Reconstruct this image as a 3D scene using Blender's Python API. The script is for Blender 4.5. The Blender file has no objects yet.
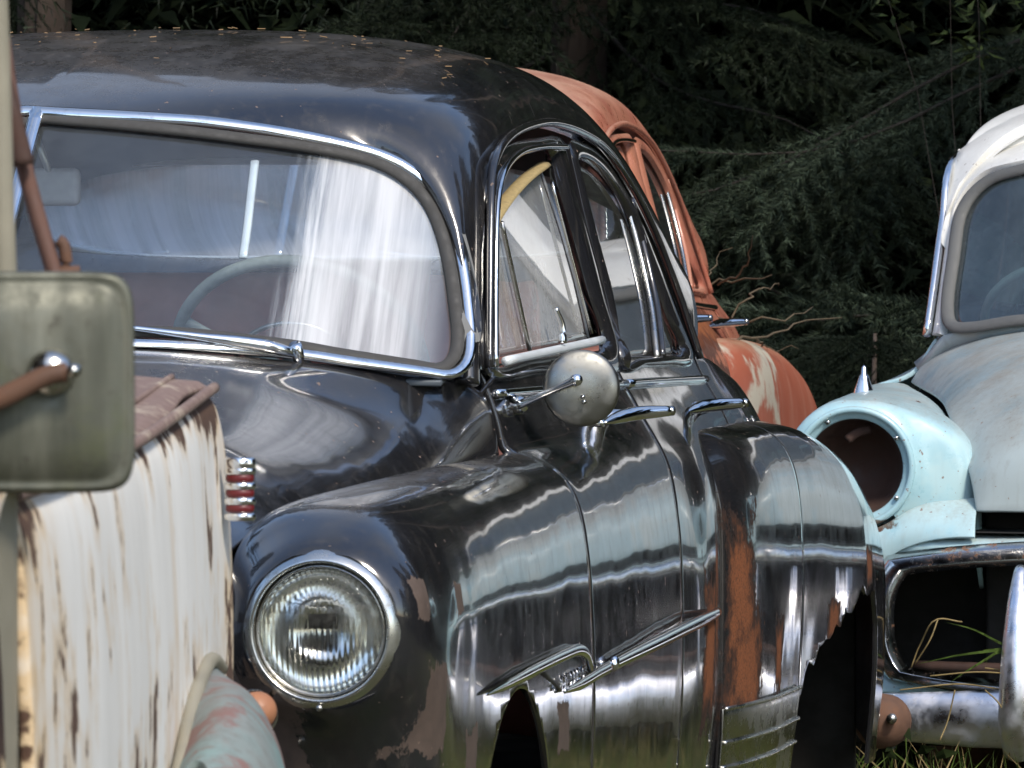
import bpy, bmesh, math, random
import numpy as np
from mathutils import Vector, Matrix

rnd = random.Random(7)
rng = np.random.default_rng(7)
scene = bpy.context.scene
COL = scene.collection

# ------------------------------------------------------------------ camera model
F = 5700.0
YAW = math.radians(10.03)
CAM = np.array([2.3, -7.87, 1.255])
PIT = math.atan((384 - 263) / F)
FW = np.array([-math.sin(YAW) * math.cos(PIT), math.cos(YAW) * math.cos(PIT), -math.sin(PIT)])
RT = np.array([math.cos(YAW), math.sin(YAW), 0.0])
UP = np.cross(RT, FW)

def at(u, v, d):
    """point seen at picture position (u, v), d metres in front of the lens"""
    return CAM + d * (FW + RT * (u - 512) / F + UP * (384 - v) / F)

def hit(u, v, g, lo=6.0, hi=14.0):
    r = FW + RT * (u - 512) / F + UP * (384 - v) / F
    f = lambda t: g(*(CAM + r * t))
    ts = np.linspace(lo, hi, 240)
    pa, fa = ts[0], f(ts[0])
    for b in ts[1:]:
        fb = f(b)
        if fa * fb <= 0:
            a = pa
            for _ in range(40):
                m = (a + b) / 2
                fm = f(m)
                if fa * fm <= 0: b = m
                else: a, fa = m, fm
            return CAM + r * a
        pa, fa = b, fb
    raise ValueError('no hit %s %s' % (u, v))

# ------------------------------------------------------------------ curves and grids
def pchip(x, Y, xn):
    x = np.asarray(x, float); Y = np.asarray(Y, float); xn = np.asarray(xn, float)
    h = np.diff(x); sh = (-1,) + (1,) * (Y.ndim - 1)
    d = np.diff(Y, axis=0) / h.reshape(sh)
    m = np.zeros_like(Y)
    if len(x) > 2:
        w1 = (2 * h[1:] + h[:-1]).reshape(sh); w2 = (h[1:] + 2 * h[:-1]).reshape(sh)
        with np.errstate(divide='ignore', invalid='ignore'):
            hm = (w1 + w2) / (w1 / d[:-1] + w2 / d[1:])
        m[1:-1] = np.where(d[:-1] * d[1:] > 0, np.nan_to_num(hm), 0)
    m[0] = d[0]; m[-1] = d[-1]
    i = np.clip(np.searchsorted(x, xn, side='right') - 1, 0, len(x) - 2)
    t = ((xn - x[i]) / h[i]).reshape(sh); H = h[i].reshape(sh)
    t2, t3 = t * t, t * t * t
    return (2*t3-3*t2+1)*Y[i] + (t3-2*t2+t)*H*m[i] + (-2*t3+3*t2)*Y[i+1] + (t3-t2)*H*m[i+1]

def chord(P):
    P = np.asarray(P, float)
    d = np.linalg.norm(np.diff(P, axis=0), axis=1)
    return np.concatenate([[0], np.cumsum(np.maximum(d, 1e-6))])

def cr(P, n, closed=False):
    """smooth Catmull-Rom curve through P, n points evenly spaced by length"""
    P = np.asarray(P, float)
    if closed: Q = np.vstack([P[-1], P, P[0], P[1]])
    else: Q = np.vstack([2*P[0]-P[1], P, 2*P[-1]-P[-2]])
    out = []
    for i in range(1, len(Q) - 2):
        p0, p1, p2, p3 = Q[i-1], Q[i], Q[i+1], Q[i+2]
        for t in np.linspace(0, 1, 16, endpoint=False):
            out.append(.5*((2*p1)+(-p0+p2)*t+(2*p0-5*p1+4*p2-p3)*t*t+(-p0+3*p1-3*p2+p3)*t**3))
    out.append(Q[-2]); out = np.array(out)
    return resample(out, n, closed)

def cr_keep(P, per, closed=False):
    """Catmull-Rom with `per` points per span, so paired curves stay paired"""
    P = np.asarray(P, float)
    if closed: Q = np.vstack([P[-1], P, P[0], P[1]])
    else: Q = np.vstack([2*P[0]-P[1], P, 2*P[-1]-P[-2]])
    out = []
    for i in range(1, len(Q) - 2):
        p0, p1, p2, p3 = Q[i-1], Q[i], Q[i+1], Q[i+2]
        for t in np.linspace(0, 1, per, endpoint=False):
            out.append(.5*((2*p1)+(-p0+p2)*t+(2*p0-5*p1+4*p2-p3)*t*t+(-p0+3*p1-3*p2+p3)*t**3))
    if not closed: out.append(Q[-2])
    return np.array(out)

def resample(P, n, closed=False):
    s = chord(P)
    tn = np.linspace(0, s[-1], n, endpoint=not closed)
    return np.stack([np.interp(tn, s, P[:, k]) for k in range(3)], 1)

class Surf:
    """rows of control points -> dense smooth grid; row stations land on grid rows"""
    def __init__(self, rows, nu, per_len=0.02, smooth=6):
        C = np.asarray(rows, float)
        mid = np.array([chord(c) / chord(c)[-1] for c in C]).mean(0)
        un = np.linspace(0, 1, nu)
        R = np.stack([pchip(mid, c, un) for c in C])
        st = chord(C.mean(1)); self.idx = [0]; tn = [st[0]]
        for a, b in zip(st, st[1:]):
            k = max(2, int(round((b - a) / per_len)))
            tn += list(np.linspace(a, b, k + 1)[1:]); self.idx.append(len(tn) - 1)
        G = pchip(st, R, np.array(tn))
        for _ in range(smooth):
            L = G.copy()
            L[1:-1, 1:-1] = .5*G[1:-1, 1:-1] + .125*(G[:-2, 1:-1]+G[2:, 1:-1]+G[1:-1, :-2]+G[1:-1, 2:])
            G = L
        self.G = G; self.nu = nu; self.mid = mid
    def u(self, k):
        return int(round(np.interp(k, range(len(self.mid)), self.mid) * (self.nu - 1)))
    def rows(self, a, b, gap0=0.0, gap1=0.0, ua=0, ub=None):
        g = self.G[self.idx[a]:self.idx[b] + 1].copy()
        if gap0: g[0] += gap_shift(g[0], g[1], gap0)
        if gap1: g[-1] += gap_shift(g[-1], g[-2], gap1)
        return g[:, ua:ub]

def gap_shift(a, b, w):
    d = b - a; l = np.linalg.norm(d, axis=1, keepdims=True) + 1e-9
    return d / l * np.minimum(w, l * .8)

def grid_faces(nr, nc, close_c=False, close_r=False):
    f = []
    for i in range(nr if close_r else nr - 1):
        for j in range(nc if close_c else nc - 1):
            i2, j2 = (i + 1) % nr, (j + 1) % nc
            f.append((i*nc+j, i*nc+j2, i2*nc+j2, i2*nc+j))
    return f

def mirror(G):
    G = np.array(G, float); G[..., 0] *= -1; return G

# ------------------------------------------------------------------ objects
def link(name, me, mat, parent=None):
    o = bpy.data.objects.new(name, me); COL.objects.link(o)
    if mat: me.materials.append(mat)
    if parent: o.parent = parent
    return o

def mesh(name, V, Fc, mat, parent=None, smooth=True, weld=0.0):
    me = bpy.data.meshes.new(name)
    me.from_pydata([tuple(map(float, v)) for v in V], [], [tuple(f) for f in Fc])
    if weld:
        bm = bmesh.new(); bm.from_mesh(me); bmesh.ops.remove_doubles(bm, verts=bm.verts, dist=weld)
        bm.to_mesh(me); bm.free()
    if smooth: me.polygons.foreach_set('use_smooth', [True] * len(me.polygons))
    me.update()
    return link(name, me, mat, parent)

def recalc(o, flip=False):
    bm = bmesh.new(); bm.from_mesh(o.data)
    bmesh.ops.recalc_face_normals(bm, faces=bm.faces)
    if flip: bmesh.ops.reverse_faces(bm, faces=bm.faces)
    bm.to_mesh(o.data); bm.free(); return o

def sheet(name, G, mat, parent, outward, thick=0.012, bevel=0.003, cut=None, inside=None):
    """panel from a grid; `outward` a vector or point function giving the outside"""
    G = np.asarray(G); nr, nc = G.shape[:2]
    V = G.reshape(-1, 3).copy(); Fc = grid_faces(nr, nc)
    # orientation
    i, j = nr // 2, nc // 2
    best = 0
    for i in range(nr // 5, nr - 1, max(1, nr // 6)):
        for j in range(nc // 5, nc - 1, max(1, nc // 6)):
            n = np.cross(G[i, j+1] - G[i, j], G[i+1, j] - G[i, j])
            o = outward(G[i, j]) if callable(outward) else np.array(outward)
            best += np.dot(n / (np.linalg.norm(n) + 1e-12), o)
    if best < 0: Fc = [f[::-1] for f in Fc]
    if cut is not None:
        ins = np.array([cut(*v) for v in V]) > 0
        keep = [f for f in Fc if not all(ins[k] for k in f)]
        nb = {}
        for f in keep:
            for a, b in zip(f, f[1:] + f[:1]):
                if ins[a] != ins[b]:
                    p, q = (a, b) if ins[a] else (b, a)
                    nb.setdefault(p, []).append(q)
        W = V.copy()
        for p, qs in nb.items():
            acc = []
            for q in qs:
                a, b = V[p], V[q]
                for _ in range(14):
                    m = (a + b) / 2
                    if cut(*m) > 0: a = m
                    else: b = m
                acc.append(b)
            W[p] = np.mean(acc, 0)
        keep = [f for f in keep if not (sum(ins[k] for k in f) == 3 and any(ins[k] and k not in nb for k in f) and False)]
        # drop faces having an inside vertex with no outside neighbour
        fixed = []
        for f in keep:
            g = tuple(k for k in f if not (ins[k] and k not in nb))
            if len(g) >= 3: fixed.append(g)
        used = sorted({k for f in fixed for k in f}); mp = {k: i for i, k in enumerate(used)}
        V = W[used]; Fc = [tuple(mp[k] for k in f) for f in fixed]
    o = mesh(name, V, Fc, mat, parent)
    if thick:
        s = o.modifiers.new('thickness', 'SOLIDIFY'); s.thickness = thick; s.offset = -1; s.use_even_offset = False
        if inside: o.data.materials.append(inside); s.material_offset = 1
        if bevel:
            b = o.modifiers.new('edge', 'BEVEL'); b.width = bevel; b.segments = 2; b.limit_method = 'ANGLE'; b.angle_limit = math.radians(50)
    return o

def frames(P, closed=False, ref=(0, 0, 1)):
    P = np.asarray(P, float); n = len(P)
    T = np.roll(P, -1, 0) - np.roll(P, 1, 0)
    if not closed: T[0] = P[1] - P[0]; T[-1] = P[-1] - P[-2]
    T /= np.linalg.norm(T, axis=1, keepdims=True) + 1e-12
    if callable(ref): R = np.array([ref(p) for p in P], float)
    else: R = np.tile(np.array(ref, float), (n, 1))
    A = np.cross(T, R); A /= np.linalg.norm(A, axis=1, keepdims=True) + 1e-12
    B = np.cross(A, T)
    return T, A, B

def tube(name, P, r, mat, parent=None, closed=False, ref=(0.0, 0.0, 1.0), seg=10, flat=1.0, cap=True, taper=None):
    """swept bar; r radius along A (sideways), r*flat along B; taper optional per-point scale"""
    P = np.asarray(P, float); n = len(P)
    T, A, B = frames(P, closed, ref)
    sc = np.ones(n) if taper is None else np.interp(np.linspace(0, 1, n), np.linspace(0, 1, len(taper)), taper)
    V = []; ang = np.linspace(0, 2*math.pi, seg, endpoint=False)
    for i in range(n):
        for a in ang:
            V.append(P[i] + A[i]*math.cos(a)*r*sc[i] + B[i]*math.sin(a)*r*flat*sc[i])
    Fc = grid_faces(n, seg, True, closed)
    if cap and not closed:
        Fc += [tuple(range(seg))[::-1], tuple(range((n-1)*seg, n*seg))]
    return recalc(mesh(name, V, Fc, mat, parent))

def lathe(name, prof, center, axis, mat, parent=None, seg=48, xdir=None):
    """prof: list of (radius, height along axis)"""
    ax = np.array(axis, float); ax /= np.linalg.norm(ax)
    x = np.cross(ax, [0, 0, 1.0]) if abs(ax[2]) < .9 else np.cross(ax, [1.0, 0, 0])
    x /= np.linalg.norm(x); y = np.cross(ax, x); c = np.array(center, float)
    V = []
    for r, h in prof:
        for a in np.linspace(0, 2*math.pi, seg, endpoint=False):
            V.append(c + ax*h + r*(x*math.cos(a) + y*math.sin(a)))
    return recalc(mesh(name, V, grid_faces(len(prof), seg, True), mat, parent, weld=1e-5))

def loops(name, L, mat, parent, outward, thick=0.01, bevel=0.002):
    """skin between matched closed loops"""
    L = np.asarray(L); nr, nc = L.shape[:2]
    o = mesh(name, L.reshape(-1, 3), grid_faces(nr, nc, True), mat, parent)
    n = sum((p.normal for p in o.data.polygons), Vector())
    if n.dot(Vector(outward)) < 0: o.data.flip_normals()
    if thick:
        s = o.modifiers.new('thickness', 'SOLIDIFY'); s.thickness = thick; s.offset = -1
        if bevel:
            b = o.modifiers.new('edge', 'BEVEL'); b.width = bevel; b.segments = 2; b.limit_method = 'ANGLE'; b.angle_limit = math.radians(50)
    return o

def pane(name, loop, mat, parent, thick=0.004, rings=10, proj=None, outward=(0, -1, 0)):
    """glass filling a closed loop, optionally projected on a surface"""
    loop = np.asarray(loop); c = loop.mean(0); rows = []
    for k in range(rings + 1):
        t = 1 - k / rings * .9
        R = c + (loop - c) * t
        if proj: R = np.array([proj(p) for p in R])
        rows.append(R)
    nl = len(loop)
    o = mesh(name, np.vstack(rows), grid_faces(len(rows), nl, True) + [tuple(range((len(rows)-1)*nl, len(rows)*nl))], mat, parent)
    n = sum((p.normal for p in o.data.polygons), Vector())
    if n.dot(Vector(outward)) < 0: o.data.flip_normals()
    if thick:
        s = o.modifiers.new('thickness', 'SOLIDIFY'); s.thickness = thick; s.offset = -1; s.use_even_offset = False
    return o

def box(name, lo, hi, mat, parent=None, bevel=0.01, seg=3, mtx=None, taper=None):
    bm = bmesh.new(); bmesh.ops.create_cube(bm, size=1)
    lo, hi = np.array(lo, float), np.array(hi, float)
    for v in bm.verts:
        v.co = Vector((lo + hi) / 2 + np.array(v.co) * (hi - lo))
    if bevel: bmesh.ops.bevel(bm, geom=bm.edges[:], offset=bevel, segments=seg, affect='EDGES', profile=.5)
    if mtx is not None: bmesh.ops.transform(bm, matrix=mtx, verts=bm.verts)
    me = bpy.data.meshes.new(name); bm.to_mesh(me); bm.free()
    me.polygons.foreach_set('use_smooth', [bool(bevel)] * len(me.polygons))
    return link(name, me, mat, parent)

def empty(name, loc, label, cat, group=None, rotz=0.0):
    o = bpy.data.objects.new(name, None); COL.objects.link(o)
    o.location = loc; o.rotation_euler = (0, 0, rotz); o.empty_display_size = .2
    return tag(o, label, cat, group)

def tag(o, label=None, cat=None, group=None, kind=None):
    if label: o['label'] = label
    if cat: o['category'] = cat
    if group: o['group'] = group
    if kind: o['kind'] = kind
    return o

# ------------------------------------------------------------------ materials
class NB:
    def __init__(self, name):
        self.m = bpy.data.materials.new(name); self.m.use_nodes = True
        self.t = self.m.node_tree; self.t.nodes.clear()
        self.out = self.t.nodes.new('ShaderNodeOutputMaterial')
        self._co = None
    def put(self, sock, v):
        if isinstance(v, bpy.types.NodeSocket): self.t.links.new(v, sock)
        elif hasattr(sock.default_value, '__len__'):
            v = tuple(v) if hasattr(v, '__len__') else (v,) * len(sock.default_value)
            sock.default_value = v + (1.0,) if len(v) == 3 and len(sock.default_value) == 4 else v
        else: sock.default_value = v
    def n(self, typ, props=None, **inp):
        nd = self.t.nodes.new('ShaderNode' + typ)
        for k, v in (props or {}).items(): setattr(nd, k, v)
        for k, v in inp.items():
            s = nd.inputs[int(k[1:])] if k[0] == 'i' and k[1:].isdigit() else nd.inputs[k.replace('_', ' ')]
            self.put(s, v)
        return nd
    def co(self):
        if not self._co: self._co = self.n('TexCoord').outputs['Object']
        return self._co
    def sep(self, v):
        return self.n('SeparateXYZ', i0=v).outputs
    def math(self, op, a, b=0.0, c=None, clamp=False):
        nd = self.n('Math', {'operation': op, 'use_clamp': clamp}, i0=a, i1=b)
        if c is not None: self.put(nd.inputs[2], c)
        return nd.outputs[0]
    def step(self, v, a, b, lo=0.0, hi=1.0):
        return self.n('MapRange', {'interpolation_type': 'SMOOTHSTEP'}, Value=v, From_Min=a, From_Max=b, To_Min=lo, To_Max=hi).outputs[0]
    def noise(self, scale, detail=4, rough=.6, stretch=None, off=(0, 0, 0), co=None, dist=0.0):
        v = co or self.co()
        if stretch or off != (0, 0, 0):
            v = self.n('Mapping', None, Vector=v, Scale=stretch or (1, 1, 1), Location=off).outputs[0]
        return self.n('TexNoise', None, Vector=v, Scale=scale, Detail=detail, Roughness=rough, Distortion=dist).outputs[0]
    def mix(self, f, a, b):
        nd = self.n('Mix', {'data_type': 'RGBA'})
        self.put(nd.inputs[0], f); self.put(nd.inputs[6], a); self.put(nd.inputs[7], b)
        return nd.outputs[2]
    def mixs(self, f, a, b):
        return self.n('MixShader', None, i0=f, i1=a, i2=b).outputs[0]
    def bump(self, h, strength=.2, dist=.002, normal=None):
        nd = self.n('Bump', None, Strength=strength, Distance=dist, Height=h)
        if normal: self.put(nd.inputs['Normal'], normal)
        return nd.outputs[0]
    def pr(self, **k):
        return self.n('BsdfPrincipled', None, **k).outputs[0]
    def blob(self, c, r):
        """1 inside an ellipsoid at c with radii r, falling to 0 at its border"""
        v = self.n('VectorMath', {'operation': 'SUBTRACT'}, i0=self.co(), i1=c).outputs[0]
        v = self.n('VectorMath', {'operation': 'DIVIDE'}, i0=v, i1=r).outputs[0]
        a = self.sep(self.n('VectorMath', {'operation': 'ABSOLUTE'}, i0=v).outputs[0])
        l = self.math('MAXIMUM', a[0], self.math('MAXIMUM', a[1], a[2]))
        return self.math('SUBTRACT', 1.0, l, clamp=False)
    def done(self, sh):
        self.t.links.new(sh, self.out.inputs[0]); return self.m

def simple(name, col, rough=.5, metal=0.0, noise=.25, scale=30, spec=.5, bump=.1, coat=0.0):
    b = NB(name); n = b.noise(scale, 5)
    c = b.mix(n, tuple(x*(1-noise) for x in col), tuple(min(1, x*(1+noise)) for x in col))
    r = b.step(n, .3, .7, rough*.8, min(1, rough*1.2))
    return b.done(b.pr(Base_Color=c, Roughness=r, Metallic=metal, Specular_IOR_Level=spec, Coat_Weight=coat, Normal=b.bump(n, bump)))

def paint_mat(name, base, top_dust=(.15, .13, .105), dust=.75, rough=.1, coat=1.0, spots=(), primer=(.078, .055, .043),
              streak=.25, faded=None, fade_amt=.0, dust_from=.45, film=.05, rust_amp=1.35, rust_stretch=.75, rust_at=(), rust_cols=((.30, .10, .035), (.10, .035, .018)), chips=.73, wob=.35):
    """old car enamel: oxidised, dusty where it faces up, peeled to primer and rusted where the spots say"""
    b = NB(name); co = b.co()
    big = b.noise(3.2, 5, .6); fine = b.noise(120, 3, .7); mid = b.noise(18, 6, .65)
    col = b.mix(b.step(big, .35, .7), base, tuple(x*1.25 for x in base))
    if faded:
        fm = b.step(b.math('ADD', big, b.math('MULTIPLY', mid, .35)), .66 - fade_amt*.2, .80 - fade_amt*.2)
        col = b.mix(fm, col, faded)
    # vertical water streaks in the dust
    st = b.noise(1.0, 5, .6, (55, 55, 2.2)); st = b.step(st, .50, .75)
    nz = b.sep(b.n('NewGeometry').outputs['Normal'])[2]
    up = b.step(nz, dust_from, 1.0)
    dn = b.math('MULTIPLY', up, b.step(b.math('ADD', b.math('MULTIPLY', b.noise(5, 6, .7, (1.5, .6, 1)), .7), b.math('MULTIPLY', fine, .3)), .22, .78))
    df = b.math('ADD', b.math('MULTIPLY', dn, dust), b.math('ADD', b.math('MULTIPLY', st, streak * .26), b.math('MULTIPLY', b.step(b.noise(7, 5, .65, (1, 1, .5), (2, 2, 5)), .3, .7, .35, 1.0), film)), clamp=True)
    df = b.math('ADD', df, b.math('MULTIPLY', b.step(fine, .62, .75), .10), clamp=True)
    rgh = b.math('ADD', b.step(mid, .3, .75, rough*.6, rough*1.7), b.math('MULTIPLY', df, .5), clamp=True)
    wv = b.math('ADD', b.noise(2.6, 1, .3, None, (9, 0, 0)), b.math('MULTIPLY', b.noise(8.5, 1, .3, (1, 1, .7), (0, 9, 0)), .22))
    nrm = b.bump(wv, wob, .02, b.bump(fine, .02, .0005))
    colD = b.mix(df, col, top_dust)
    sh = b.pr(Base_Color=colD, Roughness=rgh, Specular_IOR_Level=.5, Coat_Weight=b.math('MULTIPLY', b.math('SUBTRACT', 1.0, df, clamp=True), coat),
              Coat_Roughness=rough*.35, Normal=nrm, Coat_Normal=nrm)
    def mask(lst, lo, hi, stretch, off=(0, 0, 0), scale=9, amp=1.9):
        m = None
        for c, r in lst:
            v = b.blob(c, r); m = v if m is None else b.math('MAXIMUM', m, v)
        n = b.noise(scale, 8, .68, stretch, off)
        return b.step(b.math('ADD', b.math('MULTIPLY', m, .9), b.math('MULTIPLY', b.math('SUBTRACT', n, .5), amp)), lo, hi)
    if spots:
        m = mask(spots, .22, .27, (1, 1, .55), (3, 1, 2), 14, 1.45)
        pn = b.noise(40, 5)
        pc = b.mix(pn, tuple(x*.55 for x in primer), tuple(x*1.5 for x in primer))
        sh = b.mixs(m, sh, b.pr(Base_Color=pc, Roughness=.75, Normal=b.bump(pn, .4, .002)))
    if rust_at:
        m = None
        for c, r in rust_at:
            v = b.blob(c, r); m = v if m is None else b.math('MAXIMUM', m, v)
        n = b.noise(13, 8, .7, (1, 1, rust_stretch), (1, 7, 3)); rn = b.noise(60, 6, .75, (1, 1, .8)); gr = b.noise(210, 3, .7)
        q = b.math('ADD', b.math('MULTIPLY', m, .8), b.math('ADD', b.math('MULTIPLY', b.math('SUBTRACT', n, .5), rust_amp), b.math('MULTIPLY', b.math('SUBTRACT', rn, .5), .7)))
        al = b.step(q, .06, .24)
        ht = b.math('MULTIPLY', b.step(q, .22, .60), b.step(gr, .3, .6, .45, 1.0))
        rc = b.mix(ht, rust_cols[1], rust_cols[0]); rc = b.mix(b.step(rn, .55, .75, 0, .6), rc, tuple(x*.45 for x in rust_cols[0]))
        sh = b.mixs(al, sh, b.pr(Base_Color=rc, Roughness=.85, Specular_IOR_Level=.25, Normal=b.bump(b.math('ADD', rn, b.math('MULTIPLY', gr, .3)), .8, .003)))
    # tiny stone chips
    ch = b.step(b.noise(75, 2, .5, None, (5, 5, 5)), chips, chips + .02)
    sh = b.mixs(b.math('MULTIPLY', ch, .8), sh, b.pr(Base_Color=tuple(x*2.2 for x in primer), Roughness=.8))
    return b.done(sh)

def chrome_mat(name, col=(.78, .79, .80), rough=.07, pit=.35, rust=0.0, rustcol=(.16, .075, .035)):
    b = NB(name); n = b.noise(60, 6, .7); s = b.noise(14, 5, .6)
    pm = b.math('MULTIPLY', b.step(n, .52, .72), pit)
    c = b.mix(pm, col, (.22, .20, .17))
    r = b.math('ADD', b.step(s, .3, .8, rough*.6, rough*2.2), b.math('MULTIPLY', pm, .35), clamp=True)
    sh = b.pr(Base_Color=c, Metallic=1.0, Roughness=r, Normal=b.bump(s, .08, .004))
    if rust:
        m = b.step(b.math('ADD', b.math('MULTIPLY', s, .6), b.math('MULTIPLY', n, .4)), .62 - rust*.25, .70 - rust*.25)
        sh = b.mixs(m, sh, b.pr(Base_Color=b.mix(n, tuple(x*.5 for x in rustcol), tuple(x*1.6 for x in rustcol)), Roughness=.85, Normal=b.bump(n, .5)))
    return b.done(sh)

def glass_mat(name, tint=(.80, .86, .86), dust=.12, dustcol=(.50, .50, .47), refl=1.0, ior=1.5, milky=None, rough=.02, thru=.25):
    """old flat glass: clear body, Fresnel reflection, a film of dried dust; milky = pale streaked film, painting the bright glare on the windshield"""
    b = NB(name)
    fr = b.n('Fresnel', None, IOR=ior).outputs[0]
    fr = b.math('MULTIPLY', fr, refl, clamp=True)
    g = b.n('BsdfGlossy', None, Color=(1, 1, 1), Roughness=rough).outputs[0]
    t = b.n('BsdfTransparent', None, Color=tint).outputs[0]
    n1 = b.noise(6, 6, .65, (1, 1, .4)); n2 = b.noise(90, 4, .7)
    dm = b.math('MULTIPLY', b.step(b.math('ADD', b.math('MULTIPLY', n1, .7), b.math('MULTIPLY', n2, .3)), .25, .8, .35, 1.3), dust, clamp=True)
    sh = t
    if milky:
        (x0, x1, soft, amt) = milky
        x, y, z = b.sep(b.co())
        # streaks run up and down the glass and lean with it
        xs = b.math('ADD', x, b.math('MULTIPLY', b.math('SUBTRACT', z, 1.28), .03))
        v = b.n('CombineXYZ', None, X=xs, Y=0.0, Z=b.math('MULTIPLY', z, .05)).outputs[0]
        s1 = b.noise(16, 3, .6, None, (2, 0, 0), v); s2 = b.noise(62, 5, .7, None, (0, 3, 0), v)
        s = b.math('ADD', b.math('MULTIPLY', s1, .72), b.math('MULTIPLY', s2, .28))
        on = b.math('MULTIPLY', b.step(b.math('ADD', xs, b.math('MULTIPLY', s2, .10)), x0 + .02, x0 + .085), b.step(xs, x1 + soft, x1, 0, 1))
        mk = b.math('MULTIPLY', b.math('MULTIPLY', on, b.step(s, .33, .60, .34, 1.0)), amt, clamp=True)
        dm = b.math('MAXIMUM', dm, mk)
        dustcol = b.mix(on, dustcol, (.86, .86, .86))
    film = b.n('BsdfDiffuse', None, Color=dustcol).outputs[0]
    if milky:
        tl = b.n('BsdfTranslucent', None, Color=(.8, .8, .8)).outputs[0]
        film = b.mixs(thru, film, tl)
    sh = b.mixs(dm, sh, film)
    # each sheet of glass has two faces: the far face of the sheet adds nothing of its own
    bf = b.n('NewGeometry').outputs['Backfacing']
    return b.done(b.mixs(bf, b.mixs(fr, sh, g), b.n('BsdfTransparent', None, Color=(1, 1, 1)).outputs[0]))

def foliage_mat(name, dark, light, scale=2.0, trans=.15, rough=.55):
    b = NB(name); n = b.noise(scale, 4, .6); f = b.noise(40, 2)
    c = b.mix(b.step(n, .3, .72), dark, light); c = b.mix(b.math('MULTIPLY', f, .5), c, tuple(x*.6 for x in dark))
    ri = b.n('NewGeometry').outputs['Random Per Island']
    c = b.n('HueSaturation', None, Color=c, Value=b.step(ri, 0, 1, .55, 1.5)).outputs[0]
    sh = b.pr(Base_Color=c, Roughness=rough, Specular_IOR_Level=.12)
    return b.done(b.mixs(trans, sh, b.n('BsdfTranslucent', None, Color=c).outputs[0]))

M = {}
M['black'] = paint_mat('black_enamel', (.0075, .0085, .0115), dust=.55, rough=.13, streak=.55, dust_from=.90, wob=.28, film=.075,
    spots=[((.862, -.42, .665), (.06, .055, .085)), ((.885, -.21, .56), (.05, .05, .07)), ((.855, -.47, .81), (.03, .03, .035)), ((.64, -.45, .62), (.1, .12, .12)),
           ((.89, .55, .56), (.05, .07, .05)), ((.885, -.27, .80), (.03, .03, .03)), ((.86, -.36, .50), (.06, .10, .05))],
    rust_at=[((.925, 2.22, .66), (.10, .095, .17)), ((.925, 2.25, .53), (.10, .13, .12)), ((.90, 2.01, .58), (.05, .055, .17)), ((.955, 2.50, .53), (.06, .05, .09)),
             ((.99, 3.15, .56), (.08, .10, .05)), ((1.0, 3.62, .64), (.06, .06, .05))],
    rust_cols=((.20, .070, .028), (.028, .016, .012)))
M['red'] = paint_mat('faded_red_enamel', (.37, .115, .072), top_dust=(.42, .31, .21), dust=.75, rough=.34, coat=.25, streak=.5,
    primer=(.10, .045, .03), faded=(.44, .17, .105), fade_amt=.45,
    spots=[((.93, 2.05, .78), (.12, .3, .16)), ((.80, 1.95, .96), (.10, .35, .10))],
    rust_at=[((.80, 2.1, .98), (.08, .35, .06)), ((.7, -.3, .9), (.2, .3, .1))])
M['red_patch'] = None
M['blue'] = paint_mat('pale_blue_enamel', (.33, .53, .585), top_dust=(.26, .225, .18), dust=.80, rough=.30, coat=.45, streak=.6, film=.10,
    primer=(.09, .045, .03), faded=(.42, .60, .63), fade_amt=.3,
    spots=[((-.60, -.30, .95), (.012, .03, .012)), ((-.575, -.43, .885), (.014, .03, .010)), ((-.545, -.42, .872), (.010, .03, .010)), ((-.728, -.50, .665), (.07, .02, .008))],
    rust_at=[((-.728, -.51, .675), (.10, .02, .012)),],
    rust_cols=((.17, .11, .075), (.14, .12, .10)), rust_amp=1.1, chips=.69)
M['blue_hood'] = paint_mat('chalked_grey_blue_enamel', (.27, .375, .41), top_dust=(.215, .195, .16), dust=.95, film=.16, rough=.42, coat=.15, streak=1.0,
    primer=(.1, .06, .04), faded=(.37, .43, .43), fade_amt=.4, chips=.71)
M['roof_white'] = paint_mat('dirty_white_enamel', (.62, .61, .57), top_dust=(.42, .39, .33), dust=.5, rough=.35, coat=.3, streak=.5, chips=.74)
M['chrome'] = chrome_mat('old_chrome')
M['chrome_dull'] = chrome_mat('dull_chrome', (.52, .51, .48), .22, .7)
M['stainless'] = chrome_mat('dull_stainless', (.36, .36, .34), .20, .5)
M['mirror_dull'] = chrome_mat('scoured_mirror_shell', (.24, .235, .215), .40, .6)
M['chrome_bumper'] = chrome_mat('weathered_bumper_chrome', (.80, .80, .84), .34, .35)
M['chrome_bezel'] = chrome_mat('weathered_bezel_chrome', (.64, .63, .59), .20, .5)
M['chrome_rust'] = chrome_mat('pitted_rusty_chrome', (.60, .60, .60), .14, .8, .28)
M['rubber'] = simple('perished_rubber', (.045, .043, .04), .75, scale=60)
M['gasket'] = simple('grey_rubber_gasket', (.10, .10, .095), .7, scale=60)
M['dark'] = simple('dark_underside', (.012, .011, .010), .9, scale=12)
M['tyre'] = simple('tyre_rubber', (.018, .018, .018), .8, scale=50)
M['steel'] = simple('painted_steel_rim', (.03, .03, .035), .45, scale=20)
M['rust'] = simple('brown_rust', (.115, .058, .035), .88, noise=.6, scale=35, bump=.5)
M['rust_dark'] = simple('dark_brown_rust', (.055, .028, .02), .8, noise=.5, scale=25, bump=.4)
M['rust_pink'] = simple('reddish_rusted_paint', (.12, .062, .046), .75, noise=.35, scale=30, bump=.3)
M['glass_shield'] = glass_mat('windshield_glass', (.90, .94, .95), .095, (.50, .57, .63), 1.6, milky=(.452, .595, .095, .76), thru=.2)  # milky band paints a bright glare reflection into the glass colour
M['glass_side'] = glass_mat('side_glass', (.70, .74, .74), .10, (.42, .42, .40), 1.3)
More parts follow.
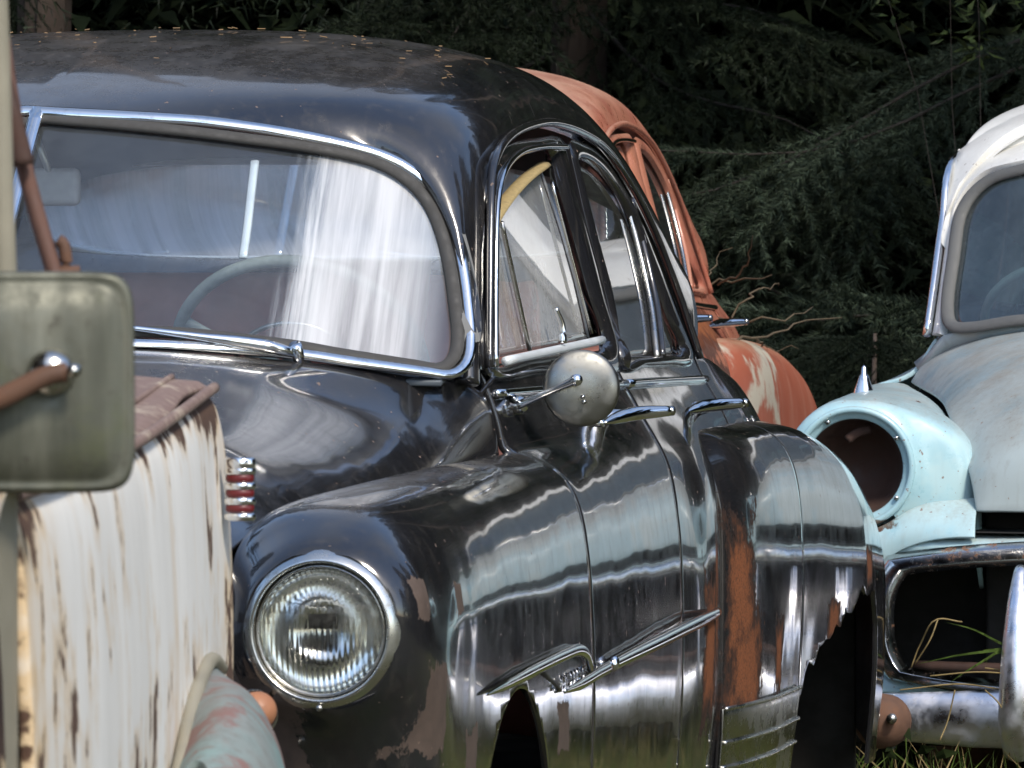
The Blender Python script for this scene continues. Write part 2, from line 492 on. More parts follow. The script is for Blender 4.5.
M['glass_rear'] = glass_mat('dusty_rear_glass', (.70, .80, .84), .55, (.66, .76, .80), 1.2, milky=(-2.0, 2.0, .1, .85), thru=.9)
M['glass_vent'] = glass_mat('milky_vent_glass', (.75, .78, .78), .62, (.66, .66, .64), 1.2)
M['glass_blue'] = glass_mat('tinted_glass', (.45, .58, .60), .16, (.28, .36, .40), 1.5)
M['pale_bar'] = foliage_mat('yellowed_plastic_strip', (.75, .80, .82), (.85, .88, .90), 3.0, .8)
M['pale_metal'] = simple('dull_aluminium_trim', (.70, .74, .76), .35, metal=.25, noise=.1)
M['seal'] = simple('tan_crumbling_seal', (.36, .27, .12), .9, noise=.75, scale=140, bump=.6)
M['seat'] = simple('faded_maroon_seat', (.52, .24, .21), .9, noise=.5, scale=9, bump=.2)
M['dash'] = simple('grey_blue_dash', (.07, .085, .10), .55, scale=12)
M['wheel_grey'] = simple('cracked_grey_plastic', (.24, .275, .265), .55, noise=.4, scale=70)
M['headliner'] = simple('stained_headliner', (.16, .16, .155), .95, scale=8)
M['mirror_back'] = simple('grey_mirror_back', (.42, .40, .40), .5, scale=50)
M['red_lens'] = simple('red_plastic', (.11, .010, .012), .35, scale=40)
M['amber'] = simple('faded_amber_lens', (.34, .15, .075), .6, noise=.3, scale=30)
M['badge'] = simple('dark_badge_enamel', (.03, .028, .027), .35, scale=60)
M['bark'] = simple('spruce_bark', (.07, .05, .038), .9, noise=.5, scale=14, bump=.6)
M['bark_dark'] = simple('dark_bough_bark', (.022, .017, .013), .95, noise=.4, scale=20)  # darker than the trunk bark so bare boughs stand out less
M['dead_wood'] = simple('bare_twig_bark', (.10, .075, .045), .85, noise=.4, scale=40)
M['spruce'] = foliage_mat('spruce_needles', (.008, .012, .006), (.034, .046, .026), 1.3, .05)
M['spruce_tip'] = foliage_mat('spruce_needles_blue', (.008, .013, .007), (.064, .086, .056), 1.5, .05)
M['leaf'] = foliage_mat('shrub_leaves', (.012, .02, .006), (.032, .046, .015), 3.0, .15, .5)
M['litter'] = simple('brown_needle_litter', (.20, .125, .06), .85, noise=.6, scale=25)
M['grass'] = foliage_mat('grass_blades', (.06, .10, .02), (.17, .24, .06), 6.0, .3, .5)
M['straw'] = foliage_mat('dry_grass', (.22, .16, .07), (.36, .28, .14), 6.0, .2, .7)
M['far'] = foliage_mat('far_foliage', (.006, .010, .006), (.018, .026, .012), .6, .02)

def headlamp_glass():
    b = NB('ribbed_headlamp_glass')
    x, y, z = b.sep(b.co())
    w = b.n('TexWave', {'wave_type': 'BANDS', 'bands_direction': 'X', 'wave_profile': 'SIN'}, Vector=b.co(), Scale=42.0, Distortion=.3).outputs[1]
    band = b.step(b.noise(1.0, 2, .5, (4, 4, 42), (0, 0, 4)), .42, .58)
    low = b.step(z, .80, .76)
    h = b.math('MULTIPLY', w, b.math('MAXIMUM', b.math('MULTIPLY', low, .9), b.math('MULTIPLY', band, .6)))
    zb = b.n('TexWave', {'wave_type': 'BANDS', 'bands_direction': 'Z', 'wave_profile': 'SAW'}, Vector=b.co(), Scale=9.0, Distortion=.1).outputs[1]
    h = b.math('ADD', h, b.math('MULTIPLY', zb, .8))
    nrm = b.bump(h, .65, .004)
    dirt = b.step(b.noise(40, 6, .7), .45, .8, .02, .22)
    gl = b.n('BsdfGlass', None, Color=(.93, .94, .92), Roughness=.03, IOR=1.32, Normal=nrm).outputs[0]
    return b.done(b.mixs(dirt, gl, b.n('BsdfDiffuse', None, Color=(.33, .32, .28)).outputs[0]))
M['lamp_glass'] = headlamp_glass()
M['reflector'] = chrome_mat('lamp_reflector', (.92, .92, .90), .10, .15)

def white_truck_mat():
    b = NB('rust_streaked_white_paint'); co = b.co()
    x, y, z = b.sep(co)
    s = b.noise(1.0, 4, .6, (0, 8.5, 5.2), (0, 0, .3), None, .1)
    s2 = b.noise(1.0, 5, .65, (0, 24, 8.5), (4, 2, 1))
    st = b.noise(1.0, 4, .55, (0, 13, .8), (2, 5, 0))
    fine = b.noise(60, 6, .7); soft = b.noise(1.0, 3, .5, (0, 4.5, .5), (1, 0, 0))
    edge = b.step(z, 1.045, 1.105)                    # the hood's upper edge has lost most paint
    ed2 = b.math('MAXIMUM', b.step(y, -1.86, -1.735), b.step(y, -3.16, -3.42))
    comb = b.math('ADD', b.math('MULTIPLY', s, .62), b.math('MULTIPLY', s2, .38))
    comb = b.math('ADD', comb, b.math('ADD', b.math('MULTIPLY', b.math('MAXIMUM', edge, b.math('MULTIPLY', ed2, .45)), .14), b.math('MULTIPLY', b.math('SUBTRACT', fine, .5), .09)))
    rust = b.step(comb, .572, .598)
    halo = b.math('ADD', b.step(comb, .50, .59, 0, .6), b.math('MULTIPLY', ed2, b.step(st, .3, .6, .15, .5)), clamp=True)
    halo = b.math('ADD', halo, b.step(st, .56, .74, 0, .40), clamp=True)
    base = b.mix(b.step(soft, .3, .7), (.70, .69, .655), (.80, .79, .755))
    base = b.mix(b.math('MULTIPLY', b.step(s2, .45, .75), .25), base, (.50, .49, .45))
    c = b.mix(halo, base, (.62, .47, .29))
    rn = b.noise(50, 8, .7)
    rc = b.mix(rn, (.035, .02, .015), (.13, .068, .042))
    sh = b.pr(Base_Color=c, Roughness=.55, Specular_IOR_Level=.35, Normal=b.bump(soft, .25, .02))
    sh = b.mixs(rust, sh, b.pr(Base_Color=rc, Roughness=.9, Normal=b.bump(rn, .6, .003)))
    return b.done(sh)
M['truck_white'] = white_truck_mat()

def truck_top_mat():
    b = NB('rusty_flaking_hood_top')
    n = b.noise(1.0, 7, .7, (20, 7, 9), (0, 1, 0)); f = b.noise(70, 6)
    m = b.step(b.math('ADD', b.math('MULTIPLY', n, .7), b.math('MULTIPLY', f, .3)), .50, .66, 0, .8)
    c = b.mix(f, (.13, .08, .065), (.27, .19, .16))
    c = b.mix(m, c, (.44, .37, .28))
    return b.done(b.pr(Base_Color=c, Roughness=.8, Normal=b.bump(f, .5, .003)))
M['truck_top'] = truck_top_mat()

def patina_mat():
    b = NB('worn_blue_green_paint')
    n = b.noise(7, 7, .68, (1, 1, .8)); f = b.noise(60, 6); k = b.noise(4, 5, .6, None, (3, 3, 3))
    c = b.mix(b.step(k, .38, .64), (.20, .215, .205), (.18, .29, .28))
    c = b.mix(b.math('MULTIPLY', b.step(f, .4, .7), .5), c, (.13, .12, .11))
    c = b.mix(b.step(n, .49, .57, 0, .85), c, (.20, .10, .085))
    c = b.mix(b.step(n, .66, .72), c, (.32, .14, .07))
    return b.done(b.pr(Base_Color=c, Roughness=.65, Normal=b.bump(f, .2, .002)))
M['patina'] = patina_mat()

def mirror_metal():
    b = NB('dull_stained_mirror_shell')
    n = b.noise(1.0, 5, .6, (26, 26, 2.5), (1, 0, 0)); f = b.noise(70, 5); k = b.noise(12, 5)
    c = b.mix(b.step(n, .35, .7), (.070, .073, .054), (.150, .152, .118))
    c = b.mix(b.step(k, .55, .75, 0, .7), c, (.10, .11, .05))
    c = b.mix(b.step(f, .60, .72, 0, .6), c, (.05, .045, .035))
    return b.done(b.pr(Base_Color=c, Metallic=.35, Roughness=b.step(f, .3, .8, .42, .7), Normal=b.bump(f, .12)))
M['mirror_shell'] = mirror_metal()
M['pale_post'] = simple('sun_bleached_frame_paint', (.27, .25, .19), .6, noise=.25, scale=20)

def red_fender_mat():
    b = NB('flaked_red_over_white_primer')
    n = b.noise(4.5, 7, .62, None, (2.3, .4, .7)); f = b.noise(60, 6); st = b.noise(1, 5, .6, (18, 18, 2))
    m = b.math('ADD', b.math('MULTIPLY', b.blob((.94, 2.45, .84), (.16, .40, .16)), .55), b.math('MULTIPLY', b.math('SUBTRACT', n, .5), 1.5))
    c = b.mix(b.step(st, .45, .7), (.38, .11, .062), (.43, .17, .11))
    c = b.mix(b.step(m, .12, .26), c, (.56, .52, .42))
    c = b.mix(b.step(m, .60, .70), c, (.30, .08, .05))
    nz = b.sep(b.n('NewGeometry').outputs['Normal'])[2]
    c = b.mix(b.math('MULTIPLY', b.step(nz, .5, .95), b.step(f, .3, .7, .1, .6)), c, (.42, .33, .20))
    return b.done(b.pr(Base_Color=c, Roughness=.48, Coat_Weight=.15, Coat_Roughness=.2, Normal=b.bump(f, .12, .002)))
M['red_patch'] = red_fender_mat()

def ground_mat():
    b = NB('earth_and_dead_grass')
    n = b.noise(1.2, 8, .65); f = b.noise(30, 6, .7)
    c = b.mix(b.step(n, .35, .65), (.07, .055, .035), (.06, .075, .03))
    c = b.mix(b.step(f, .5, .75), c, (.17, .14, .085))
    return b.done(b.pr(Base_Color=c, Roughness=.95, Normal=b.bump(f, .8, .02)))
M['ground'] = ground_mat()

# ================================================================== the two old rounded sedans
def g_wind(x, y, z):
    a = min(abs(x) / .7, 1.3)
    return y - (.40 + .33*a**2.2 + (z - 1.1)*(1 - .25*a*a))

def wind_proj(p, off=0.0):
    return np.array([p[0], p[1] - g_wind(*p) + off, p[2]])

def side_x(y, z):
    xb = np.interp(y, [.4, .75, 1.67, 2.45, 3.1], [.69, .715, .772, .79, .775])
    t = np.interp(y, [.75, 1.05, 1.67, 2.5], [.08, .1, .245, .3])
    return xb - t*(z - 1.06)

def g_side(x, y, z):
    return x - side_x(y, z)

def side_proj(p, off=0.0):
    return np.array([side_x(p[1], p[2]) + off, p[1], p[2]])

def g_plane(X):
    return lambda x, y, z: x - X

FENDER_ROWS = []
for y, r in ((-.520, .104), (-.512, .118), (-.485, .140)):
    FENDER_ROWS.append([(.744 + r*math.cos(math.radians(a)), y + (0 if r < .13 else .02*abs(math.sin(math.radians(a/2+20)))),
                         .770 + r*math.sin(math.radians(a))) for a in (230, 190, 160, 135, 105, 75, 45, 15, -20, -55, -90, -126)])
def _st(y, pts): return [(x, y, z) for x, z in pts]
FENDER_ROWS += [
    _st(-.42, [(.61, .60), (.585, .72), (.59, .83), (.625, .895), (.690, .926), (.765, .927), (.832, .894), (.872, .825), (.886, .725), (.878, .61), (.855, .50), (.70, .46)]),
    _st(-.30, [(.60, .55), (.580, .72), (.585, .84), (.61, .908), (.685, .937), (.763, .940), (.832, .912), (.875, .845), (.889, .74), (.888, .6), (.870, .44), (.74, .38)]),
    _st(-.10, [(.60, .55), (.590, .72), (.600, .86), (.635, .923), (.695, .944), (.765, .948), (.832, .922), (.873, .86), (.889, .75), (.890, .6), (.875, .41), (.845, .40)]),
    _st(.10, [(.62, .55), (.620, .74), (.630, .87), (.655, .930), (.710, .950), (.772, .952), (.836, .925), (.874, .862), (.889, .75), (.890, .6), (.880, .39), (.85, .385)]),
    _st(.45, [(.66, .55), (.665, .74), (.680, .89), (.700, .946), (.742, .958), (.790, .954), (.842, .923), (.874, .860), (.888, .75), (.890, .6), (.876, .36), (.85, .355)]),
    _st(.845, [(.70, .55), (.715, .75), (.730, .90), (.748, .962), (.778, .957), (.812, .944), (.847, .915), (.870, .850), (.882, .75), (.887, .6), (.872, .34), (.85, .335)]),
]
HOOD_ROWS = [
    [(0, .385, 1.133), (.25, .44, 1.126), (.50, .565, 1.106), (.660, .715, 1.080), (.714, .836, 1.056), (.733, .844, 1.012), (.741, .846, .950)],
    [(0, .20, 1.103), (.22, .24, 1.098), (.40, .33, 1.078), (.53, .42, 1.043), (.615, .48, 1.006), (.662, .51, .972), (.692, .52, .936)],
    [(0, -.10, 1.062), (.20, -.08, 1.058), (.37, -.03, 1.036), (.48, .01, 1.006), (.56, .035, .970), (.605, .045, .942), (.638, .05, .913)],
    [(0, -.40, 1.008), (.19, -.385, 1.002), (.34, -.36, .978), (.44, -.34, .948), (.52, -.32, .920), (.565, -.31, .903), (.602, -.30, .886)],
    [(0, -.55, .950), (.19, -.535, .942), (.34, -.51, .918), (.43, -.48, .895), (.50, -.45, .875), (.55, -.43, .86), (.585, -.41, .85)],
    [(0, -.62, .86), (.18, -.605, .855), (.32, -.575, .84), (.41, -.54, .82), (.48, -.50, .80), (.53, -.465, .79), (.575, -.43, .78)],
    [(0, -.635, .77), (.18, -.62, .77), (.32, -.59, .76), (.41, -.55, .74), (.48, -.51, .72), (.53, -.47, .71), (.575, -.435, .70)],
]
DOOR_ROWS = [
    _st(.851, [(.718, 1.064), (.736, 1.01), (.748, .964), (.790, .953), (.847, .915), (.870, .850), (.882, .75), (.887, .6), (.872, .25)]),
    _st(1.25, [(.748, 1.063), (.768, 1.015), (.783, .975), (.815, .955), (.851, .916), (.872, .852), (.884, .75), (.888, .6), (.872, .25)]),
    _st(1.795, [(.778, 1.060), (.803, 1.018), (.822, .982), (.842, .950), (.861, .913), (.875, .850), (.885, .75), (.888, .6), (.870, .25)]),
    _st(1.90, [(.780, 1.059), (.806, 1.017), (.826, .980), (.846, .950), (.866, .914), (.880, .852), (.891, .75), (.893, .6), (.873, .25)]),
    _st(2.04, [(.783, 1.058), (.810, 1.016), (.831, .978), (.853, .950), (.878, .918), (.898, .862), (.908, .76), (.909, .6), (.885, .25)]),
    _st(2.20, [(.786, 1.056), (.814, 1.013), (.836, .975), (.858, .945), (.880, .912), (.897, .860), (.906, .76), (.907, .6), (.885, .25)]),
    _st(2.69, [(.790, 1.050), (.818, 1.005), (.838, .965), (.852, .930), (.862, .895), (.868, .845), (.872, .75), (.872, .6), (.860, .25)]),
    _st(3.30, [(.765, 1.030), (.795, .985), (.815, .945), (.828, .910), (.838, .875), (.842, .825), (.845, .75), (.845, .6), (.835, .27)]),
    _st(3.90, [(.690, .955), (.725, .915), (.750, .875), (.765, .840), (.775, .805), (.780, .765), (.780, .70), (.780, .58), (.770, .40)]),
    _st(4.22, [(.600, .80), (.640, .77), (.665, .745), (.680, .72), (.690, .70), (.695, .67), (.695, .63), (.69, .56), (.68, .44)]),
]
DOOR_ROWS = [[(r[0][0] - .014, r[0][1], r[0][2] + .034 if r[0][1] < 2.7 else r[0][2] + .010)] + r for r in DOOR_ROWS]
REAR_ROWS = [
    _st(2.133, [(.846, .940), (.860, .930), (.876, .908), (.896, .868), (.909, .80), (.911, .68), (.909, .462), (.889, .225)]),
    _st(2.28, [(.850, .957), (.876, .950), (.908, .926), (.930, .882), (.943, .80), (.945, .68), (.940, .462), (.917, .225)]),
    _st(2.50, [(.850, .957), (.884, .950), (.924, .925), (.950, .880), (.964, .80), (.967, .68), (.960, .460), (.932, .225)]),
    _st(2.79, [(.848, .955), (.888, .947), (.927, .920), (.953, .874), (.968, .79), (.972, .67), (.963, .455), (.935, .225)]),
    _st(3.20, [(.840, .945), (.888, .936), (.934, .906), (.966, .856), (.986, .77), (.992, .65), (.984, .45), (.955, .225)]),
    _st(3.60, [(.822, .915), (.876, .906), (.930, .876), (.970, .826), (.996, .74), (1.004, .63), (.998, .45), (.975, .225)]),
    _st(3.88, [(.795, .870), (.850, .860), (.912, .830), (.960, .780), (.993, .70), (1.006, .60), (1.004, .43), (.985, .225)]),
    _st(4.08, [(.75, .80), (.80, .790), (.865, .764), (.915, .722), (.950, .66), (.965, .57), (.963, .43), (.945, .26)]),
    _st(4.22, [(.70, .70), (.73, .695), (.775, .68), (.81, .655), (.835, .62), (.845, .56), (.842, .46), (.83, .34)]),
]
RAIL_PX = [(483, 370), (484, 250), (486, 180), (492, 155), (505, 138), (525, 128), (548, 125), (575, 133),
           (600, 150), (625, 185), (650, 235), (675, 300), (695, 360)]
ROOF_C = [(.79, 1.491), (.80, 1.497), (.815, 1.503), (.86, 1.52), (1.02, 1.568), (1.35, 1.628), (1.72, 1.657), (2.05, 1.658),
          (2.35, 1.635), (2.60, 1.60), (2.80, 1.56), (2.95, 1.515), (3.05, 1.48)]
SHIELD_PX = [(60, 113), (120, 116), (200, 121), (270, 130), (330, 141), (380, 154), (415, 172), (440, 197), (455, 230),
             (464, 270), (469, 310), (471, 340), (467, 362)]
SHIELD_LOW = [(452, 374), (425, 371), (395, 367), (350, 361), (300, 354), (220, 348), (135, 344)]
FRONT_PAIRS = [((486, 374), (493, 361)), ((485, 280), (492, 280)), ((487, 195), (494, 205)), ((493, 162), (502, 174)), ((510, 144), (518, 159)),
               ((535, 138), (535, 153)), ((562, 140), (552, 153)), ((572, 185), (562, 190)), ((586, 232), (576, 236)), ((603, 295), (592, 295)),
               ((620, 368), (606, 346)), ((585, 371), (575, 351)), ((540, 374), (530, 357))]
REAR_PAIRS = [((623, 368), (619, 361)), ((605, 295), (612, 298)), ((588, 232), (596, 236)), ((577, 185), (584, 192)), ((569, 143), (577, 163)),
              ((583, 143), (590, 163)), ((603, 158), (608, 180)), ((628, 197), (628, 212)), ((652, 254), (650, 264)), ((675, 312), (670, 318)),
              ((692, 362), (683, 351)), ((670, 365), (664, 355)), ((645, 367), (640, 358))]

def front_arch(x, y, z): return .315 - math.hypot(y - .16, z - .33)
_rust_edge = [rnd.uniform(-1, 1) for _ in range(60)]
def rear_arch_clean(x, y, z): return .40 - math.hypot((y - 3.2) * .82, (z - .18))
def rear_arch_rusted(x, y, z):
    h = np.interp(y, [2.78, 2.80, 2.86, 2.95, 3.1, 3.35, 3.55, 3.70, 3.76, 3.79], [.2, .43, .485, .505, .54, .580, .600, .585, .5, .2])
    k = (y - 2.78) / 1.02 * 58
    if 0 <= k < 58: h = h + .020*(_rust_edge[int(k*.31) % 60]*(1 - (k*.31) % 1) + _rust_edge[(int(k*.31) + 1) % 60]*((k*.31) % 1)) + .004*(_rust_edge[int(k)]*(1-k % 1) + _rust_edge[int(k)+1]*(k % 1))
    return h - z

def both(fn):
    """call fn(mir) for the left and the right side of the car"""
    return [fn(lambda G: np.asarray(G, float)), fn(mirror)]

def build_sedan(name, label, group, paint, loc, rotz, hero):
    root = empty(name, loc, label, 'car', group, rotz)
    P = M[paint]
    fen = Surf(FENDER_ROWS, 66, .018); door = Surf(DOOR_ROWS, 60, .02); rear = Surf(REAR_ROWS, 56, .018)
    hood = Surf(HOOD_ROWS, 40, .02)
    out_f = lambda p: np.array([p[0] - .70*np.sign(p[0]), 0, p[2] - .75]) + np.array([0, -.25 if p[1] < -.4 else 0, 0])
    # hood: one panel, both halves
    H = np.concatenate([mirror(hood.G)[:, ::-1], hood.G[:, 1:]], 1)
    H[0] += gap_shift(H[0], H[1], .003)
    hd = sheet('hood', H, P, root, (0, -.2, 1), .010)
    ca = [(x, y + .004, z - .022) for x, y, z in HOOD_ROWS[0][:4]] + [(.700, .835, 1.050), (.722, .862, 1.078)]
    cb = [(x*.98, y + .10, z - .010) for x, y, z in ca[:5]] + [(.708, .93, 1.076)]
    cs = Surf([ca, cb], 30, .03, 0).G
    sheet('cowl_panel', np.concatenate([mirror(cs)[:, ::-1], cs[:, 1:]], 1), P, root, (0, 0, 1), .008, 0)
    for mir in (lambda G: np.asarray(G, float), mirror):
        s = float(mir(np.array([1.0, 0, 0]))[0])
        ox = (s, 0, 0)
        g = mir(fen.rows(0, len(FENDER_ROWS) - 1, 0, .0035))
        sheet('front_fender', g, P, root, out_f, .010, cut=front_arch, inside=M['dark'])
        fd = sheet('front_door', mir(door.rows(0, 2, .0035, .003)), P, root, ox, .012)
        rd = sheet('rear_door', mir(door.rows(2, 6, .003, .003)), P, root, ox, .012)
        qp = sheet('quarter_panel', mir(door.rows(6, 9, .003, 0)), P, root, ox, .010)
        arch = rear_arch_rusted if hero else rear_arch_clean
        rf = sheet('rear_fender', mir(rear.rows(0, 3, .0, .0012)), P if hero else M['red_patch'], root, ox, .010, cut=arch, inside=M['dark'])
        rf2 = sheet('rear_fender_tail', mir(rear.rows(3, 8, .0012, 0)), P if hero else M['red_patch'], root, ox, .010, cut=arch, inside=M['dark'])
        # stone guard on the leading edge of the rear fender
        sg = rear.rows(0, 3, 0, .012)
        k5 = rear.u(6)
        sgp = sg[:, k5:].copy(); sgp[..., 0] += .004; sgp[0] += np.array([-.001, -.004, 0])
        guard = sheet('stone_guard', mir(sgp), M['stainless'], rf, ox, .004, .001)
        for dz in (0, .055, .105):
            row = []
            for r in sg:
                z0 = r[k5, 2] - dz - .002
                j = int(np.argmin(np.abs(r[:, 2] - z0))); row.append(r[j] + np.array([.006, 0, 0]))
            tube('rib', mir(resample(np.array(row), 40)), .0042, M['chrome_dull'], guard, seg=8)
        # ---- window frames
        wf = lambda pr: np.array([hit(*q, g_side) for q in pr])
        for who, pairs, dr, gm in (('front', FRONT_PAIRS, fd, 'glass_vent'), ('rear', REAR_PAIRS, rd, 'glass_side')):
            Lo = cr_keep(wf([p[0] for p in pairs]), 9, True); Li = cr_keep(wf([p[1] for p in pairs]), 9, True)
            L = [Lo + np.array([.002, 0, 0])*1, Lo*.55 + Li*.45 + np.array([.010, 0, 0]), Lo*.15 + Li*.85 + np.array([.006, 0, 0]), Li + np.array([-.006, 0, 0])]
            loops('window_frame', np.array([mir(l) for l in L]), P, dr, ox, .012)
            if who == 'front':
                # bright inner moulding up the front edge and over the top
                tr = cr([side_proj(hit(*q, g_side), .012) for q in ((488, 366), (488, 280), (490, 205), (497, 172), (513, 153), (536, 147), (560, 147))], 60)
                tube('window_moulding', mir(tr), .0055, M['chrome'], dr, seg=8)
            if who == 'front' and s > 0 and hero:
                # slipped vent glass with its crumbling seal
                edge = [(489, 235), (499, 216), (513, 196), (530, 178), (547, 165)]
                lo = [(556, 190), (570, 232), (585, 285), (597, 338), (560, 346), (525, 353), (495, 360), (492, 300)]
                V = cr([side_proj(hit(*q, g_side), -.012) for q in edge], 20)
                W = np.array([side_proj(hit(*q, g_side), -.012) for q in lo])
                lp = np.vstack([V, W])
                pane('vent_glass', resample(lp, 90, True), M['glass_vent'], dr, .005, 8, lambda p: side_proj(p, -.012), ox)
                tube('glass_seal', V + np.array([.006, 0, 0]), .0135, M['seal'], dr, seg=8, flat=.45)
                b0, b1 = side_proj(hit(498, 361, g_side), .012), side_proj(hit(594, 340, g_side), .014)
                tube('vent_rail', resample(np.array([b0, b1]), 12), .0075, M['pale_metal'], dr, seg=8)
                tube('division_bar', resample(np.array([side_proj(hit(504, 222, g_side), -.004), side_proj(hit(532, 350, g_side), -.004)]), 12), .0040, M['chrome_dull'], dr, seg=8)
                tube('division_bar', resample(np.array([side_proj(hit(553, 182, g_side), -.002), side_proj(hit(593, 334, g_side), -.002)]), 12), .0030, M['chrome_dull'], dr, seg=8)
                lt = np.array([side_proj(hit(546, 308, g_side), .016), side_proj(hit(550, 325, g_side), .02), side_proj(hit(553, 343, g_side), .016)])
                tube('vent_latch', cr(lt, 14), .0065, M['chrome'], dr, seg=8, taper=[.6, .8, 1.2])
                # rag of torn headlining in the open corner
                rg = cr([side_proj(hit(*q, g_side), -.03) for q in ((491, 215), (497, 190), (507, 172), (516, 170), (514, 180), (505, 196), (496, 222))], 30)
                pane('torn_trim', rg, M['headliner'], dr, .006, 4, None, ox)
            else:
                Gs = cr_keep(wf([p[1] for p in pairs]), 7, True)
                pane('window_glass', mir(Gs), M[gm if hero else 'glass_side'], dr, .005, 8, (lambda p: mir(side_proj(mir(p), -.010))), ox)
            if who == 'rear':
                d0 = [(626, 198), (640, 250), (652, 305), (658, 357)]
                tube('division_bar', mir(cr([side_proj(hit(*q, g_side), -.002) for q in d0], 24)), .0055, M['chrome_dull'], dr, seg=8)
                tube('division_bar', mir(cr([side_proj(hit(*q, g_side), .0) + np.array([0, .05, 0]) for q in d0], 24)), .008, P, dr, seg=8)
        # drip rail
        rail = cr([hit(*q, g_side) for q in RAIL_PX], 110)
        tube('drip_rail', mir(rail + np.array([.010, 0, .004])), .0075, P, root, seg=8)
        pf = [side_proj(hit(u, v, g_side), -.016) for u, v in ((476, 318), (477, 345), (477, 366), (477, 384))]
        tube('pillar_foot', mir(cr(pf, 16)), .020, P, root, seg=10)
        # belt moulding and sill
        def door_pt(rows, k, y):
            A = np.array(rows); ys = A[:, k, 1]
            return np.array([np.interp(y, ys, A[:, k, i]) for i in range(3)])
        bm_ = [door_pt(DOOR_ROWS, 1, y) + np.array([.012, 0, -.012]) for y in np.linspace(.86, 1.79, 16)]
        tube('belt_moulding', mir(bm_), .0075, M['chrome'], fd, seg=8, flat=1.0, taper=[.9, 1, 1, 1, 1])
        bm_ = [door_pt(DOOR_ROWS, 1, y) + np.array([.012, 0, -.012]) for y in np.linspace(1.80, 2.68, 16)]
        tube('belt_moulding', mir(bm_), .0075, M['chrome'], rd, seg=8)
        # ---- pull handles
        for dr, a, bb, c, d in ((fd, (604, 423), (640, 413), (668, 411), 9.50), (rd, (687, 412), (716, 405), (742, 403), 10.36)):
            hp = [at(a[0], a[1], d - .10), at(a[0]*.5 + bb[0]*.5, a[1]*.5 + bb[1]*.5 - 1.5, d - .04), at(bb[0], bb[1], d), at(c[0], c[1], d + .03)]
            hc = cr(hp, 26)
            h = tube('door_handle', mir(hc), .0130, M['chrome'], dr, seg=12, flat=.85, taper=[.25, .8, 1.05, 1.1, 1.0, .8])
            e = hc[-1]; dv = hc[-1] - hc[-4]; dv /= np.linalg.norm(dv)
            tube('push_button', mir([e - dv*.004, e + dv*.006, e + dv*.010]), .0085, M['chrome_dull'], h, seg=12)
            foot = hp[2] + np.array([-.012, 0, -.004])
            inn = np.array([door_pt(DOOR_ROWS, 2, foot[1])[0] + .004, foot[1], foot[2] - .004])
            tube('handle_post', mir(resample(np.array([inn, foot]), 6)), .010, M['chrome'], h, seg=10, taper=[1.5, 1])
            inn2 = np.array([door_pt(DOOR_ROWS, 2, hp[0][1])[0], hp[0][1], hp[0][2]])
            tube('handle_post', mir(resample(np.array([inn2, hp[0]]), 6)), .007, M['chrome'], h, seg=10)
        # ---- headlamp
        hl = empty_part = None
        c = np.array([.744*s, -.50, .770]); ax = (0, -1, 0)
        bz = lathe('headlight', [(.112, -.012), (.112, .005), (.110, .011), (.0955, .0285), (.0925, .030), (.0905, .0285), (.0890, .020), (.088, .010)],
                   c, ax, M['chrome_bezel'], root, 72)
        lathe('retaining_ring', [(.0885, .012), (.0875, .021), (.085, .023), (.083, .020), (.083, .010)], c, ax, M['chrome_dull'], bz, 64)
        lathe('lens', [(.0835, .012), (.080, .019), (.070, .026), (.052, .0325), (.030, .037), (.012, .0385), (.0001, .039)], c, ax, M['lamp_glass'], bz, 64)
        lathe('reflector', [(.0835, .010), (.075, -.010), (.058, -.032), (.038, -.048), (.018, -.056), (.0001, -.058)], c, ax, M['reflector'], bz, 48)
        tube('bulb_shield', [c + np.array([-.018, -.004, .012]), c + np.array([.018, -.004, .012])], .010, M['dark'], bz, seg=12)
        tube('rim_screw', [c + np.array([0, -.026, -.101]), c + np.array([0, -.033, -.1015])], .0042, M['chrome_dull'], bz, seg=10)
        # ---- bright side spear
        off = .010
        def onside(u, v, o=off):
            x0 = .887 if u < 606 else .887 + .018*min(1, (u - 606)/107)
            p = hit(u, v, g_plane(x0)); return p + np.array([o, 0, 0])
        sp = cr([onside(*q) for q in ((479, 695), (505, 681), (530, 668), (555, 656), (572, 650), (581, 655), (584, 668))], 60)
        trim = tube('side_spear', mir(sp), .011, M['chrome'], root, seg=12, ref=(1.0, 0, 0), flat=.55, taper=[.15, .8, 1, 1, 1, .9, .8])
        sp2 = cr([onside(*q) for q in ((558, 691), (575, 683), (590, 674), (603, 667))], 30)
        tube('spear_rib', mir(sp2), .010, M['chrome'], trim, seg=12, ref=(1.0, 0, 0), flat=.6, taper=[.4, 1, 1, 1])
        pl = [onside(*q, .004) for q in ((535, 672), (555, 662), (574, 656), (580, 662), (581, 676), (570, 684), (557, 690), (549, 682))]
        pane('badge_plate', mir(resample(np.array(pl), 60, True)), M['badge'], trim, .004, 3, None, ox)
        sp3 = cr([onside(*q) for q in ((607, 664), (625, 655), (650, 643), (680, 628), (713, 612))], 50)
        tube('door_spear', mir(sp3), .0125, M['chrome'], fd, seg=12, ref=(1.0, 0, 0), flat=.6, taper=[.9, 1, 1, 1, 1, .7])
